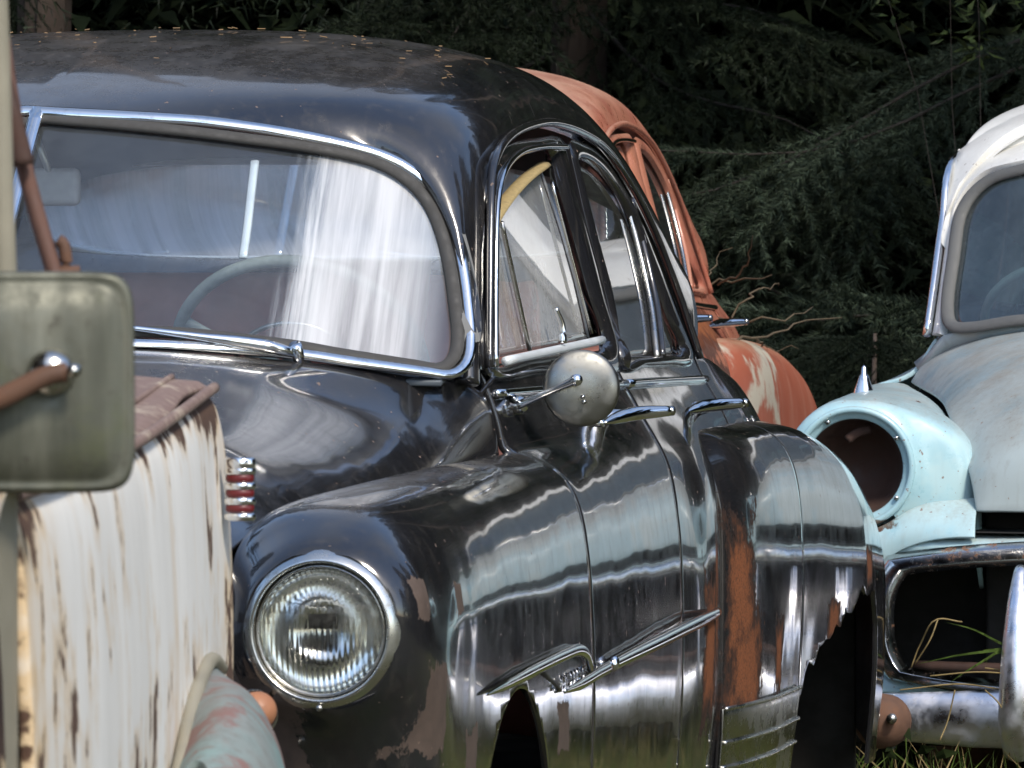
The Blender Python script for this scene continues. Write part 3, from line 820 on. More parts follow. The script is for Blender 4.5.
        if s > 0 and hero:
            cu = bpy.data.curves.new('badge_text', 'FONT'); cu.body = 'DE LUXE'; cu.size = .034; cu.extrude = .0015; cu.align_x = 'CENTER'; cu.align_y = 'CENTER'
            to = bpy.data.objects.new('tmp', cu); COL.objects.link(to)
            bpy.context.view_layer.update()
            me = bpy.data.meshes.new_from_object(to.evaluated_get(bpy.context.evaluated_depsgraph_get()))
            bpy.data.objects.remove(to)
            a, b2 = onside(555, 684, .011), onside(577, 673, .011)
            xd = b2 - a; sx = np.linalg.norm(xd) / .115; xd /= np.linalg.norm(xd)
            st_ = bmesh.new(); st_.from_mesh(me); bmesh.ops.create_cube(st_, size=1, matrix=Matrix.Translation((0, -.001, .0004)) @ Matrix.Diagonal((.150, .003, .0012, 1))); st_.to_mesh(me); st_.free()
            mt = Matrix(((0, 0, 1, (a+b2)[0]/2), (xd[1]*sx, 0, 0, (a+b2)[1]/2), (xd[2]*sx, 1, 0, (a+b2)[2]/2), (0, 0, 0, 1)))
            me.transform(mt); link('badge_lettering', me, M['chrome'], trim)
        # ---- wheels
        for wy, nm in ((.16, 'wheel'), (3.08, 'wheel')):
            wx = .70*s
            w = lathe(nm, [(.20, -.08), (.30, -.085), (.335, -.06), (.340, 0), (.335, .06), (.30, .085), (.20, .08)], (wx, wy, .335), (1, 0, 0), M['tyre'], root, 48)
            lathe('rim', [(.205, .075), (.19, .06), (.17, .03), (.12, .045), (.09, .06), (.05, .062), (.0001, .062)] if s > 0 else
                  [(.205, -.075), (.19, -.06), (.17, -.03), (.12, -.045), (.09, -.06), (.05, -.062), (.0001, -.062)], (wx, wy, .335), (1, 0, 0), M['steel'], w, 40)
        # rear lamp
        lathe('tail_light', [(.045, 0), (.045, .03), (.035, .045), (.0001, .05)], (.76*s, 4.20, .66), (0, 1, 0), M['red_lens'], root, 24)
    # ---- roof
    N = 61
    R = np.array([hit(*q, g_side) for q in RAIL_PX])
    W = np.array([hit(*q, g_wind) for q in SHIELD_PX])
    top0 = np.array([0, .785, 1.493])
    row0 = np.vstack([[top0], W, [R[0] * np.array([1, 1, 1])]])
    row0 = resample(cr(row0, 200), N)
    rows = []
    base = None
    for i, (cy, cz) in enumerate(ROOF_C):
        n = np.interp(i, [0, 4, 8, 12], [2.7, 2.75, 2.5, 2.3])
        th = np.linspace(0, math.pi/2, 240)
        X = np.sin(th)**(2/n); w = 1 - np.cos(th)**(2/n)
        c = np.array([0, cy, cz])
        pts = np.stack([R[i, 0]*X, cy + (R[i, 1]-cy)*w**1.3, cz + (R[i, 2]-cz)*w], 1)
        pts = resample(pts, N)
        if base is None: base = pts
        k = max(0, 1 - i/3.2); k = k*k*(3-2*k)
        rows.append(pts + (row0 - base)*k)
    RF = Surf(rows, N, .022, 40)
    G = np.concatenate([mirror(RF.G)[:, ::-1], RF.G[:, 1:]], 1)
    roof = sheet('roof', G, P, root, lambda p: np.array([p[0], p[1] - 1.9, p[2] - .9]), .018, .003, inside=M['headliner'])
    # ---- rear of the cabin with its window
    last = G[-1]
    wl = np.array([(.585*math.copysign(abs(math.cos(a))**.45, math.cos(a)), 0, 1.358 + .098*math.copysign(abs(math.sin(a))**.55, math.sin(a)))
                   for a in np.linspace(0, 2*math.pi, 120, endpoint=False)])
    def rear_y(x, z): return 3.08 - (z - 1.45)*1.05 - .28*(x/.75)**2
    wl[:, 1] = [rear_y(x, z) for x, z in wl[:, (0, 2)]]
    basel = np.array([(x, rear_y(x, 1.06) + .06 - .38*max(0, abs(x) - .45)/.35, 1.06) for x in np.linspace(.79, -.79, 40)])
    outer = np.vstack([last, basel])
    cen = wl.mean(0)
    ang = lambda p: math.atan2((p[2] - 1.30)/.26, p[0]/.78)
    oa = np.array([ang(p) for p in outer]); o = np.argsort(oa); oa, outer = oa[o], outer[o]
    wa = np.array([ang(p) for p in wl]); o = np.argsort(wa); wa, wl2 = wa[o], wl[o]
    tt = np.linspace(-math.pi, math.pi, 160, endpoint=False)
    per = lambda t, a, P_: np.stack([np.interp(t, np.concatenate([a[-1:]-2*math.pi, a, a[:1]+2*math.pi]), np.concatenate([P_[-1:, k], P_[:, k], P_[:1, k]])) for k in range(3)], 1)
    Lo, Li = per(tt, oa, outer), per(tt, wa, wl2)
    back = loops('rear_cabin_panel', np.array([Lo*(1-k) + Li*k for k in np.linspace(0, 1, 6)]), P, root, (0, 1, .5), .012)
    tube('rear_window_trim', Li + np.array([0, -.02, 0]), .009, M['pale_metal'], back, closed=True, seg=8)
    pane('rear_glass', Li, M['glass_rear'] if hero else M['glass_side'], back, .005, 6, None, (0, 1, .5))
    # trunk lid
    tr = [[(x, rear_y(x, 1.06) + .06 - .38*max(0, abs(x) - .45)/.35, 1.055 - .02*(abs(x)/.79)) for x in np.linspace(-.785, .785, 21)]]
    for y, z, w in ((3.75, 1.00, .76), (4.05, .90, .68), (4.25, .72, .60), (4.30, .50, .58)):
        tr.append([(x*w/.785, y - .12*(abs(x)/.785)**2, z - .05*(abs(x)/.785)**2.5) for x in np.linspace(-.785, .785, 21)])
    T = Surf(tr, 41, .03)
    sheet('trunk_lid', T.G, P, root, (0, .5, 1), .010)
    tube('rear_bumper', cr([(x, 4.36 - .10*(abs(x)/.9)**3, .42) for x in np.linspace(-.9, .9, 13)], 50), .07, M['chrome_dull'], root, seg=12, flat=.45, ref=(0, 1.0, 0))
    # ---- windshield
    halfR = [hit(*q, g_wind) for q in SHIELD_PX] + [hit(*q, g_wind) for q in SHIELD_LOW]
    lowc = np.array([0, .40 + .04, 1.138]); lowc[1] = lowc[1] - g_wind(*lowc)
    topc = top0.copy(); topc[1] -= g_wind(*topc)
    hp = np.vstack([[topc], halfR, [lowc]])
    hc = cr(hp, 150)
    whole = np.vstack([hc, mirror(hc)[::-1][1:-1]])
    ringR = [wind_proj(p, -.010) for p in resample(whole, 260, True)]
    shield = tube('windshield_moulding', ringR, .0105, M['chrome'], root, closed=True, seg=10, flat=.7, ref=lambda p: (0, -.7, .7))
    cen = np.array([0, 0, 1.30])
    inn = []
    for p in resample(whole, 260, True):
        d = p - np.array([np.sign(p[0])*.30, p[1], 1.30]); d[1] = 0; q = p - d/np.linalg.norm(d)*.019
        inn.append(wind_proj(q, -.004))
    tube('windshield_gasket', inn, .011, M['rubber'], shield, closed=True, seg=8, flat=.6, ref=lambda p: (0, -.7, .7))
    gl = [wind_proj(p, .006) for p in resample(whole, 220, True)]
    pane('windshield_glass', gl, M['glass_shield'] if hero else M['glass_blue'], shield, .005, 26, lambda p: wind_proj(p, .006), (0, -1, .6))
    if hero:
        gs_ = [wind_proj(hit(u, v, g_wind), .020) for u, v in ((252, 161), (248, 195), (244, 230), (240, 258))]
        tube('bright_strip', cr(gs_, 16), .0072, M['pale_metal'], shield, seg=8, flat=.4, ref=(0, -.7, .7))
    dv = [wind_proj(np.array([.016 - .0*k, 0, z]), -.012) for k, z in enumerate(np.linspace(1.142, 1.495, 20))]
    tube('windshield_divider', dv, .0125, M['chrome'], shield, seg=10, flat=.6, ref=(0, -.7, .7))
    for sx in (1, -1):
        w0 = [(298, 353, -.018), (285, 349, -.034), (262, 344, -.034), (200, 336, -.026), (135, 328, -.020)]
        wp = []
        for u, v, o in w0:
            p = wind_proj(hit(u, v, g_wind), o); p[0] *= sx; wp.append(p)
        wb = tube('wiper', cr(wp, 40), .0075, M['chrome'], root, seg=8, taper=[1.0, 1.35, 1.2, .8, .7, .6])
        e = wp[0]
        tube('wiper_pivot', [e + np.array([.002*sx, -.012, .012]), e + np.array([.004*sx, .02, -.02])], .010, M['chrome'], wb, seg=12)
    # ---- interior
    dash = [[(x, .56 + .0*x + .12*(x/.7)**2 + dy, z - .01*(x/.7)**2) for x in np.linspace(-.68, .68, 15)] for dy, z in
            ((0, 1.085), (.10, 1.10), (.19, 1.095), (.23, 1.06), (.23, .97), (.20, .86), (.12, .80))]
    D = Surf(dash, 41, .02, 3)
    db = sheet('dashboard', D.G, M['dash'], root, (0, .5, .5), .01)
    wc = np.array([.385, 1.02, 1.098]); wr = .200
    nrm = np.array([0, .80, .60]); e1 = np.array([1.0, 0, 0]); e2 = np.cross(nrm, e1)
    wt = 2*math.pi
    ring = [wc + wr*(e1*math.cos(a) + e2*math.sin(a)) for a in np.linspace(0, wt, 64, endpoint=False)]
    sw = tube('steering_wheel', ring, .0105, M['wheel_grey'], root, closed=True, seg=12, ref=tuple(nrm))
    hub = wc - nrm*.05
    for a in (2.0, 5.0, 3.55):
        e = wc + wr*.97*(e1*math.cos(a) + e2*math.sin(a))
        tube('spoke', cr([hub + nrm*.01, hub*.6 + e*.4 + nrm*.012, hub*.2 + e*.8, e], 14), .013, M['wheel_grey'], sw, seg=8, flat=.5, ref=tuple(nrm), taper=[1.3, 1, .9, 1.2])
    lathe('horn_ring', [(.10, -.005), (.105, 0), (.10, .005), (.095, 0), (.10, -.005)], hub + nrm*.02, tuple(nrm), M['chrome_dull'], sw, 40)
    tube('steering_column', [hub + nrm*.02, hub - nrm*.45], .022, M['dash'], sw, seg=12, taper=[1.6, 1.0, 1.0])
    for y0, top, nm in ((1.62, 1.25, 'front_seat'), (2.62, 1.13, 'rear_seat')):
        S = [[(x, y0 + dy - .03*(x/.62)**2, z - .02*abs(x/.62)**6) for x in np.linspace(-.64, .64, 13)] for dy, z in
             ((-.45, .42), (-.52, .62), (-.45, .68), (-.10, .66), (0, .72), (.06, .95), (.10, top - .05), (.14, top), (.20, top - .03), (.24, .8))]
        sheet(nm, Surf(S, 41, .03, 4).G, M['seat'], root, (0, -.3, 1), .02)
    mp = at(55, 187, 9.05)
    if hero:
        box('rear_view_mirror', mp + np.array([-.042, -.012, -.030]), mp + np.array([.042, .012, .030]), M['mirror_back'], root, .0115, 4)
        tube('mirror_stalk', [mp, mp + np.array([-.03, -.02, .09])], .006, M['chrome_dull'], root, seg=8)
    # ---- floor, inner bulkheads, grille and bumper
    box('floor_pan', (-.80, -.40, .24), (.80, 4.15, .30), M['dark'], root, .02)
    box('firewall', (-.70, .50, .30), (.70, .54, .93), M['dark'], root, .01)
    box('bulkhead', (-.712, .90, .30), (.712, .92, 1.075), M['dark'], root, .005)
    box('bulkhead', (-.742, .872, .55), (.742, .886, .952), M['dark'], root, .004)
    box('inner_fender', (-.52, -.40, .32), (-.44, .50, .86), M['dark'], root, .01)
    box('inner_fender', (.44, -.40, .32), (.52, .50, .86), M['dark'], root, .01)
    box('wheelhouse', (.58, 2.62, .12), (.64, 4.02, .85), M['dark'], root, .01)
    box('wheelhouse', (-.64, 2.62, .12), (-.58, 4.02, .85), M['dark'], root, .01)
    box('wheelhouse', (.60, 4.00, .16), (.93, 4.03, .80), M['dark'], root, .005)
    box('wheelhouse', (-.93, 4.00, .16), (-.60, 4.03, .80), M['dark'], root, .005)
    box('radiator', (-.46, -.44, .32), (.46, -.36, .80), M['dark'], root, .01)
    gp = [[(x, -.605 + .17*(abs(x)/.66)**2.2 + dy, z) for x in np.linspace(-.70, .70, 21)] for dy, z in ((0, .78), (-.015, .70), (-.02, .55), (.02, .40), (.06, .33))]
    sheet('front_panel', Surf(gp, 41, .02).G, P, root, (0, -1, 0), .008)
    for z, wdt in ((.70, .60), (.61, .63), (.52, .64), (.44, .62)):
        tube('grille_bar', cr([(x, -.665 + .17*(abs(x)/.66)**2.2, z) for x in np.linspace(-wdt, wdt, 13)], 40), .018, M['chrome_dull'], root, seg=10, flat=.8, taper=[.6, 1, 1, 1, .6])
    bp = tube('front_bumper', cr([(x, -.80 + .16*(abs(x)/.9)**3, .43) for x in np.linspace(-.92, .92, 13)], 50), .075, M['chrome_dull'], root, seg=12, flat=.4, ref=(0, 1.0, 0))
    for x in (-.38, .38):
        tube('bumper_guard', cr([(x, -.83, .32), (x, -.88, .43), (x, -.86, .54), (x, -.82, .58)], 16), .035, M['chrome_dull'], bp, seg=12, ref=(0, 1.0, 0))
    if hero:
        # round door mirror seen from behind
        b0 = at(519, 405, 8.97); c0 = at(582, 388, 8.95)
        faxis = (CAM - c0) / np.linalg.norm(CAM - c0) + np.array([.10, 0, .02])
        mr = lathe('door_mirror', [(.0001, .0065), (.016, .0062), (.032, .0050), (.046, .0026), (.055, -.0004), (.0590, -.003), (.0605, -.006), (.0605, -.013), (.056, -.012), (.0001, -.010)],
                   c0, faxis, M['mirror_dull'], root, 64)
        f = faxis / np.linalg.norm(faxis)
        e = c0 + f*.030 + np.array([-.012, 0, .012])
        tube('mirror_arm', cr([b0 + np.array([.0, -.01, 0]), b0*.65 + e*.35 + np.array([.0, -.004, .0]), e], 20), .0062, M['chrome'], mr, seg=10, taper=[1.25, .9, .8, .9, 1.25])
        tube('arm_ball', [e + f*.008, e, e - f*.02], .0095, M['chrome'], mr, seg=14)
        lathe('mirror_foot', [(.0001, .012), (.009, .012), (.013, .006), (.015, 0), (.015, -.02)], b0 + np.array([.0, 0, 0]), (.9, -.45, 0), M['chrome'], mr, 24)
        for dx, dz in ((0, -.014), (.002, -.022)):
            tube('mirror_screw', [c0 + f*.018 + np.array([dx, 0, dz]), c0 + f*.006 + np.array([dx, 0, dz])], .0035, M['chrome_dull'], mr, seg=8)
    return root

black = build_sedan('black_sedan', 'black rounded old sedan with a round chrome headlight, dusty roof and rusted rear fender', 'rounded old sedans', 'black', (0, 0, 0), 0, True)
red = build_sedan('red_sedan', 'faded orange-red old sedan with flaking rear fender parked behind the black sedan', 'rounded old sedans', 'red', (-.69, 5.28, .062), math.radians(2.2), False)
red.scale = (1.06, 1.06, 1.06)
red.rotation_euler[0] = -.012

# ================================================================== pale blue car with empty headlight sockets
def build_blue():
    X0, Y0 = 1.57, 5.24
    root = empty('pale_blue_car', (X0, Y0, 0), 'pale blue old car with empty headlight socket, oval grille opening and chrome bumper', 'car')
    P = M['blue']
    def L(p): return np.array([-(p[0] - X0), p[1] - Y0, p[2]])      # picture side of the car is its right: local +x
    FR = []
    for y, r in ((-.500, .134), (-.496, .146), (-.478, .160)):
        FR.append([(.728 + r*math.cos(math.radians(a)), y, .800 + r*math.sin(math.radians(a))) for a in (230, 190, 160, 135, 105, 75, 45, 15, -20, -55, -90)])
    FR += [
        _st(-.455, [(.470, .64), (.462, .715), (.466, .800), (.500, .868), (.640, .938), (.735, .948), (.815, .922), (.868, .855), (.888, .76), (.888, .63), (.868, .52)]),
        _st(-.40, [(.455, .58), (.452, .70), (.458, .81), (.495, .880), (.630, .948), (.740, .958), (.820, .930), (.872, .860), (.893, .76), (.895, .62), (.875, .48)]),
        _st(-.25, [(.46, .52), (.480, .68), (.500, .82), (.535, .895), (.620, .950), (.720, .962), (.815, .940), (.880, .870), (.905, .76), (.912, .60), (.890, .40)]),
        _st(.20, [(.56, .52), (.560, .70), (.575, .84), (.610, .922), (.680, .955), (.750, .962), (.830, .945), (.892, .878), (.918, .76), (.925, .60), (.900, .36)]),
        _st(.90, [(.70, .52), (.715, .70), (.730, .86), (.750, .950), (.788, .960), (.832, .957), (.880, .935), (.915, .870), (.930, .76), (.935, .60), (.910, .34)]),
    ]
    HR = [
        [(0, .62, 1.105), (.28, .655, 1.10), (.52, .76, 1.075), (.66, .86, 1.035), (.725, .90, .995), (.750, .90, .955)],
        [(0, .20, 1.075), (.25, .21, 1.068), (.44, .22, 1.035), (.545, .22, .990), (.590, .22, .950), (.608, .22, .925)],
        [(0, -.25, 1.01), (.21, -.25, 1.003), (.37, -.25, .972), (.465, -.25, .930), (.510, -.25, .905), (.535, -.25, .890)],
        [(0, -.46, .945), (.19, -.455, .937), (.34, -.445, .905), (.43, -.43, .865), (.470, -.42, .835), (.492, -.41, .815)],
        [(0, -.545, .86), (.18, -.54, .855), (.32, -.53, .83), (.41, -.515, .80), (.450, -.50, .78), (.470, -.485, .765)],
        [(0, -.575, .70), (.17, -.57, .70), (.31, -.56, .70), (.40, -.54, .70), (.437, -.53, .70), (.455, -.52, .70)],
    ]
    SR = [
        _st(.905, [(.752, .985), (.785, .97), (.83, .958), (.880, .935), (.915, .870), (.930, .76), (.935, .60), (.910, .34)]),
        _st(2.0, [(.79, 1.01), (.82, .99), (.86, .965), (.90, .93), (.925, .865), (.935, .76), (.94, .60), (.91, .34)]),
        _st(3.4, [(.78, 1.01), (.82, .99), (.865, .965), (.905, .93), (.93, .865), (.94, .76), (.94, .60), (.91, .34)]),
        _st(4.3, [(.70, .93), (.75, .915), (.80, .895), (.85, .865), (.89, .81), (.91, .72), (.91, .58), (.88, .38)]),
        _st(4.7, [(.55, .80), (.60, .79), (.65, .77), (.70, .74), (.73, .70), (.74, .65), (.74, .57), (.72, .44)]),
    ]
    SR = [[(r[0][0] - .062, r[0][1], r[0][2] + .085)] + r for r in SR]
    fen, hood, side = Surf(FR, 66, .018), Surf(HR, 40, .02), Surf(SR, 44, .03)
    out_f = lambda p: np.array([p[0] - .70*np.sign(p[0]), -.25 if p[1] < -.4 else 0, p[2] - .75])
    def arch(x, y, z): return .36 - math.hypot(y - .38, z - .26)
    H = np.concatenate([mirror(hood.G)[:, ::-1], hood.G[:, 1:]], 1)
    H[..., 2] += .006
    hd = sheet('hood', H, M['blue_hood'], root, (0, -.2, 1), .014, .004)
    for mir in (lambda G: np.asarray(G, float), mirror):
        s = float(mir(np.array([1.0, 0, 0]))[0])
        fd = sheet('front_fender', mir(fen.G), P, root, out_f, .010, cut=arch)
        sheet('side_panel', mir(side.rows(0, 1, .003, .003)), P, root, (s, 0, 0), .012)
        sheet('side_panel', mir(side.rows(1, 4, .003, 0)), P, root, (s, 0, 0), .012)
        T_ = cr([(.455, -.462, .735), (.50, -.470, .730), (.555, -.482, .725), (.605, -.492, .708), (.665, -.500, .672), (.73, -.498, .655), (.80, -.490, .672), (.855, -.455, .70), (.893, -.36, .68)], 40)
        B_ = cr([(.452, -.580, .652), (.50, -.568, .650), (.56, -.548, .640), (.62, -.530, .618), (.66, -.515, .585), (.688, -.500, .530), (.715, -.495, .44), (.80, -.46, .36), (.885, -.36, .32)], 40)
        ap = np.array([T_*(1 - k) + B_*k + np.array([0, -.018*math.sin(math.pi*k), 0]) for k in np.linspace(0, 1, 10)])
        sheet('fender_apron', mir(ap), P, fd, (0, -1, -.2), .008, .002)
        # empty lamp bucket: flanged ring, dished shell, rust below
        c = (.728*s, -.50, .80)
        rg = lathe('headlight_ring', [(.137, -.004), (.1365, .006), (.132, .010), (.126, .010), (.122, .005), (.120, -.003), (.111, -.005), (.108, -.012), (.108, -.03)], c, (0, -1, 0), P, fd, 64)
        lathe('lamp_bucket', [(.109, -.010), (.107, -.03), (.098, -.07), (.078, -.115), (.05, -.145), (.0001, -.155)], c, (0, -1, 0), M['rust_dark'], rg, 48)
        for a, q in ((120, 0), (35, 0), (-35, 0), (200, 0), (-80, 0)):
            ca = np.array([c[0] + 1.0*.116*math.cos(math.radians(a)), -.50, .80 + .116*math.sin(math.radians(a))])
            tube('screw', [ca + np.array([0, .01, 0]), ca + np.array([0, -.004, 0]), ca + np.array([0, -.006, 0])], .0055, M['chrome_dull'], rg, seg=10)
        tube('adjuster', cr([(c[0] - .03*s, -.44, .885), (c[0], -.45, .875), (c[0] + .02*s, -.46, .860)], 10), .011, M['rust_dark'], rg, seg=8)
        # bright pod on top of the far edge of the fender
        lathe('fender_ornament', [(.026, -.02), (.022, .0), (.015, .018), (.012, .03), (.007, .036), (.006, .050), (.0001, .056)], (.765*s, .02, .963), (0, 0, 1), M['chrome'], fd, 20)
        w = lathe('wheel', [(.20, -.08), (.30, -.085), (.335, -.06), (.340, 0), (.335, .06), (.30, .085), (.20, .08)], (.76*s, .38, .27), (1, 0, 0), M['tyre'], root, 40)
        lathe('rim', [(.205, .07*s), (.17, .03*s), (.12, .045*s), (.05, .06*s), (.0001, .06*s)], (.76*s, .38, .27), (1, 0, 0), M['steel'], w, 32)
        w = lathe('wheel', [(.20, -.08), (.30, -.085), (.335, -.06), (.340, 0), (.335, .06), (.30, .085), (.20, .08)], (.76*s, 3.3, .27), (1, 0, 0), M['tyre'], root, 40)
    # front panel with the oval mouth
    def oval(hw, zt, zb, r, y0, n=120):
        pts = []
        zc, hz = (zt+zb)/2, (zt-zb)/2
        for a in np.linspace(0, 2*math.pi, n, endpoint=False):
            e = .42
            x = (hw - hz)*max(-1, min(1, math.cos(a)*1.35)) + hz*math.copysign(abs(math.cos(a))**.9, math.cos(a)); z = zc + hz*math.copysign(abs(math.sin(a))**.75, math.sin(a))
            pts.append((x, y0 + .17*(abs(x)/.8)**2.4, z))
        return np.array(pts)
    o3 = oval(.635, .600, .325, .14, -.63); o2 = oval(.668, .628, .300, .16, -.645); o1 = oval(.695, .655, .283, .17, -.625)
    gs = loops('grille_surround', np.array([o1, o1*.5 + o2*.5 + np.array([0, -.012, 0]), o2*.6 + o3*.4 + np.array([0, -.010, 0]), o3 + np.array([0, .012, 0])]), M['chrome_rust'], root, (0, -1, 0), .006, .001)
    rect = np.array([((.80 if abs(math.cos(a)) > .05 else .8)*max(-1, min(1, 1.5*math.cos(a))), -.49 + .04*abs(math.cos(a)), .470 + .190*max(-1, min(1, 1.6*math.sin(a)))) for a in np.linspace(0, 2*math.pi, 120, endpoint=False)])
    loops('front_panel', np.array([rect, rect*.4 + o1*.6, o1 + np.array([0, .012, 0])]), P, root, (0, -1, 0), .008, .001)
    mouth = [[(x, y + .17*(abs(x)/.8)**2.4, z) for x in np.linspace(-.70, .70, 15)] for y, z in ((-.60, .66), (-.30, .66), (-.22, .47), (-.30, .27), (-.60, .27))]
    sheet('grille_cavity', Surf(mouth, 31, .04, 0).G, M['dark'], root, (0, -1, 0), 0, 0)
    box('radiator_core', (-.45, -.33, .28), (.45, -.27, .70), M['dark'], root, .01)
    tube('inner_bar', cr([(x, -.52 + .1*(abs(x)/.6)**2, .355) for x in np.linspace(-.6, .6, 9)], 30), .012, M['rust_dark'], root, seg=8)
    bp = tube('bumper', cr([(x, -.755 + .08*(abs(x)/.66)**3, .262) for x in np.linspace(-.655, .655, 15)], 60), .062, M['chrome_bumper'], root, seg=16, flat=.5, ref=(0, 1.0, 0), taper=[.8, 1, 1, 1, 1, 1, .8])
    be = L(at(879, 722, 12.17))
    for sx in (1, -1):
        lathe('bumper_end', [(.0001, .050), (.022, .045), (.043, .030), (.056, .006), (.060, -.02), (.056, -.05)], (be[0]*sx, be[1], be[2]), (.25*sx, -1, 0), M['rust'], bp, 28)
        tube('bumper_bolt', [((be[0] - .030)*sx, be[1] - .030, be[2] + .012), ((be[0] - .034)*sx, be[1] - .058, be[2] + .012), ((be[0] - .034)*sx, be[1] - .064, be[2] + .012)], .011, M['chrome_dull'], bp, seg=10)
        tube('bumper_guard', cr([(.335*sx, -.78, .20), (.335*sx, -.835, .27), (.335*sx, -.84, .38), (.335*sx, -.81, .50), (.335*sx, -.77, .575), (.335*sx, -.75, .590)], 30), .036, M['chrome_bumper'], bp, seg=16, ref=(0, 1.0, 0), taper=[1, 1.15, 1.05, .9, .7, .35])
    # cowl between hood and windshield
    ca = [(x, y - .004, z - .006) for x, y, z in HR[0][:5]] + [(.742, .905, 1.01)]
    cw_ = lambda x, z: (x, .60 + .27*(x/.7)**2.4 + (z - 1.10)*.80 + .01, z)
    cb = [cw_(0, 1.125), cw_(.28, 1.118), cw_(.50, 1.10), cw_(.62, 1.085), cw_(.665, 1.075), (.69, .99, 1.06)]
    cs = Surf([ca, cb], 30, .03, 0).G
    sheet('cowl_panel', np.concatenate([mirror(cs)[:, ::-1], cs[:, 1:]], 1), M['blue_hood'], root, (0, 0, 1), .008, 0)
    # windshield, gasket and roof
    def gw(x, y, z):
        a = abs(x)/.7
        return y - (.60 + .27*a**2.4 + (z - 1.10)*.80)
    gwW = lambda x, y, z: gw(-(x - X0), y - Y0, z)
    wpj = lambda p, o=0: np.array([p[0], p[1] - gw(*p) + o, p[2]])
    px = [(1024, 169), (985, 183), (962, 212), (954, 258), (948, 302), (952, 325), (975, 327), (1024, 320)]
    hp = [L(hit(u, v, gwW, 10, 18)) for u, v in px]
    top = wpj(np.array([0, 0, hp[0][2] + .055])); bot = wpj(np.array([0, 0, hp[-1][2] + .012]))
    t2 = wpj(np.array([hp[0][0]*.5, 0, hp[0][2] + .042])); b2 = wpj(np.array([hp[-1][0]*.5, 0, hp[-1][2] + .008]))
    half = cr(np.vstack([[top, t2], hp, [b2, bot]]), 120)
    whole = resample(np.vstack([half, mirror(half)[::-1][1:-1]]), 220, True)
    gk = tube('windshield_gasket', [wpj(p, -.006) for p in whole], .017, M['gasket'], root, closed=True, seg=10, flat=.55, ref=lambda p: (0, -.8, .6))
    pane('windshield_glass', [wpj(p, .004) for p in whole], M['glass_blue'], gk, .005, 16, lambda p: wpj(p, .004), (0, -1, .6))
    tube('cowl_moulding', cr([wpj(np.array([x, 0, z - .022]), -.012) for x, z in [(q[0], q[2]) for q in half[::-1][:46:6]]], 40), .010, M['chrome'], root, seg=8)
    # roof shell: front edge just outside the gasket, then the pillar's outer corner and the drip rail
    ek = [L(hit(u, v, gwW, 10, 18)) for u, v in ((1024, 160), (981, 173), (955, 206), (947, 256), (941, 300), (940, 334))]
    ok = [L(at(u, v, d)) for u, v, d in ((1024, 119, 14.46), (984, 136, 14.42), (958, 160, 14.36), (948, 222, 14.22), (940, 280, 14.12), (932, 335, 14.04))]
    e0_, e1_ = top + np.array([0, .018, .022]), t2 + np.array([0, .018, .022])
    ek = np.vstack([[e0_, e1_], ek]); ok = np.vstack([[e0_ + np.array([0, .09, .075]), e1_ + np.array([0, .09, .073])], ok])
    E_, O_ = cr_keep(ek, 7), cr_keep(ok, 7)
    rail0, rail1, rail2, rail3 = ok[-1], ok[-2], ok[-3], ok[-4]
    railx = [tuple(rail0), tuple(rail1), tuple(rail2), tuple(rail3), (.612, 1.75, 1.55), (.62, 2.2, 1.545), (.65, 2.7, 1.46), (.69, 3.0, 1.30), (.74, 3.15, 1.06)]
    rows = [E_, E_*.5 + O_*.5 + np.array([0, -.004, .004]), O_]
    NN = len(E_)
    for (rx, ry, rz), (cy, cz) in ((rail1 + np.array([0, .03, 0]), (O_[0][1] + .10, O_[0][2] + .02)), (rail2 + np.array([0, .04, 0]), (1.45, 1.70)), (rail3 + np.array([0, .06, 0]), (1.65, 1.72)),
                                   ((.612, 1.75, 1.55), (1.9, 1.725)), ((.62, 2.2, 1.545), (2.3, 1.70)), ((.65, 2.7, 1.46), (2.75, 1.63)), ((.69, 3.0, 1.30), (3.1, 1.52)), ((.74, 3.15, 1.06), (3.4, 1.38))):
        th = np.linspace(0, math.pi/2, 160); n = 2.5
        Xs = np.sin(th)**(2/n); w = 1 - np.cos(th)**(2/n)
        rows.append(resample(np.stack([rx*Xs, cy + (ry - cy)*w**1.3, cz + (rz - cz)*w], 1), NN))
    RF = Surf(rows, NN, .03, 4)
    sheet('roof', np.concatenate([mirror(RF.G)[:, ::-1], RF.G[:, 1:]], 1), M['roof_white'], root, lambda p: np.array([p[0], p[1] - 2, p[2] - .9]), .02, .004)
    for sx in (1, -1):
        dr = cr([(x*sx + .012*sx, y - .01, z) for x, y, z in railx], 70)
        tube('drip_rail', dr, .011, M['chrome'], root, seg=8)
        sd = cr([((.685 - .16*(z - 1.03))*sx, y, z) for y, z in ((.93, 1.03), (1.0, 1.2), (1.15, 1.40), (1.6, 1.50), (2.2, 1.50), (2.8, 1.40), (3.05, 1.05), (2.0, 1.03))], 60, True)
        pane('side_glass', sd, M['glass_side'], root, .005, 5, None, (sx, 0, 0))
    tk = [[(x, y - .2*(abs(x)/.75)**2, z - .05*(abs(x)/.75)**3) for x in np.linspace(-w, w, 15)] for y, z, w in ((3.40, 1.38, .66), (3.6, 1.10, .74), (4.2, 1.03, .72), (4.65, .90, .62), (4.85, .6, .58))]
    sheet('trunk_lid', Surf(tk, 31, .04).G, P, root, (0, .5, 1), .01)
    # cabin
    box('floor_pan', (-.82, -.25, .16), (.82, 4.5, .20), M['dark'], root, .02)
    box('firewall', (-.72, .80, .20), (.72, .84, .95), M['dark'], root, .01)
    tube('dashboard', [(x, .98, 1.03) for x in np.linspace(-.68, .68, 8)], .10, M['dash'], root, seg=14, flat=.7)
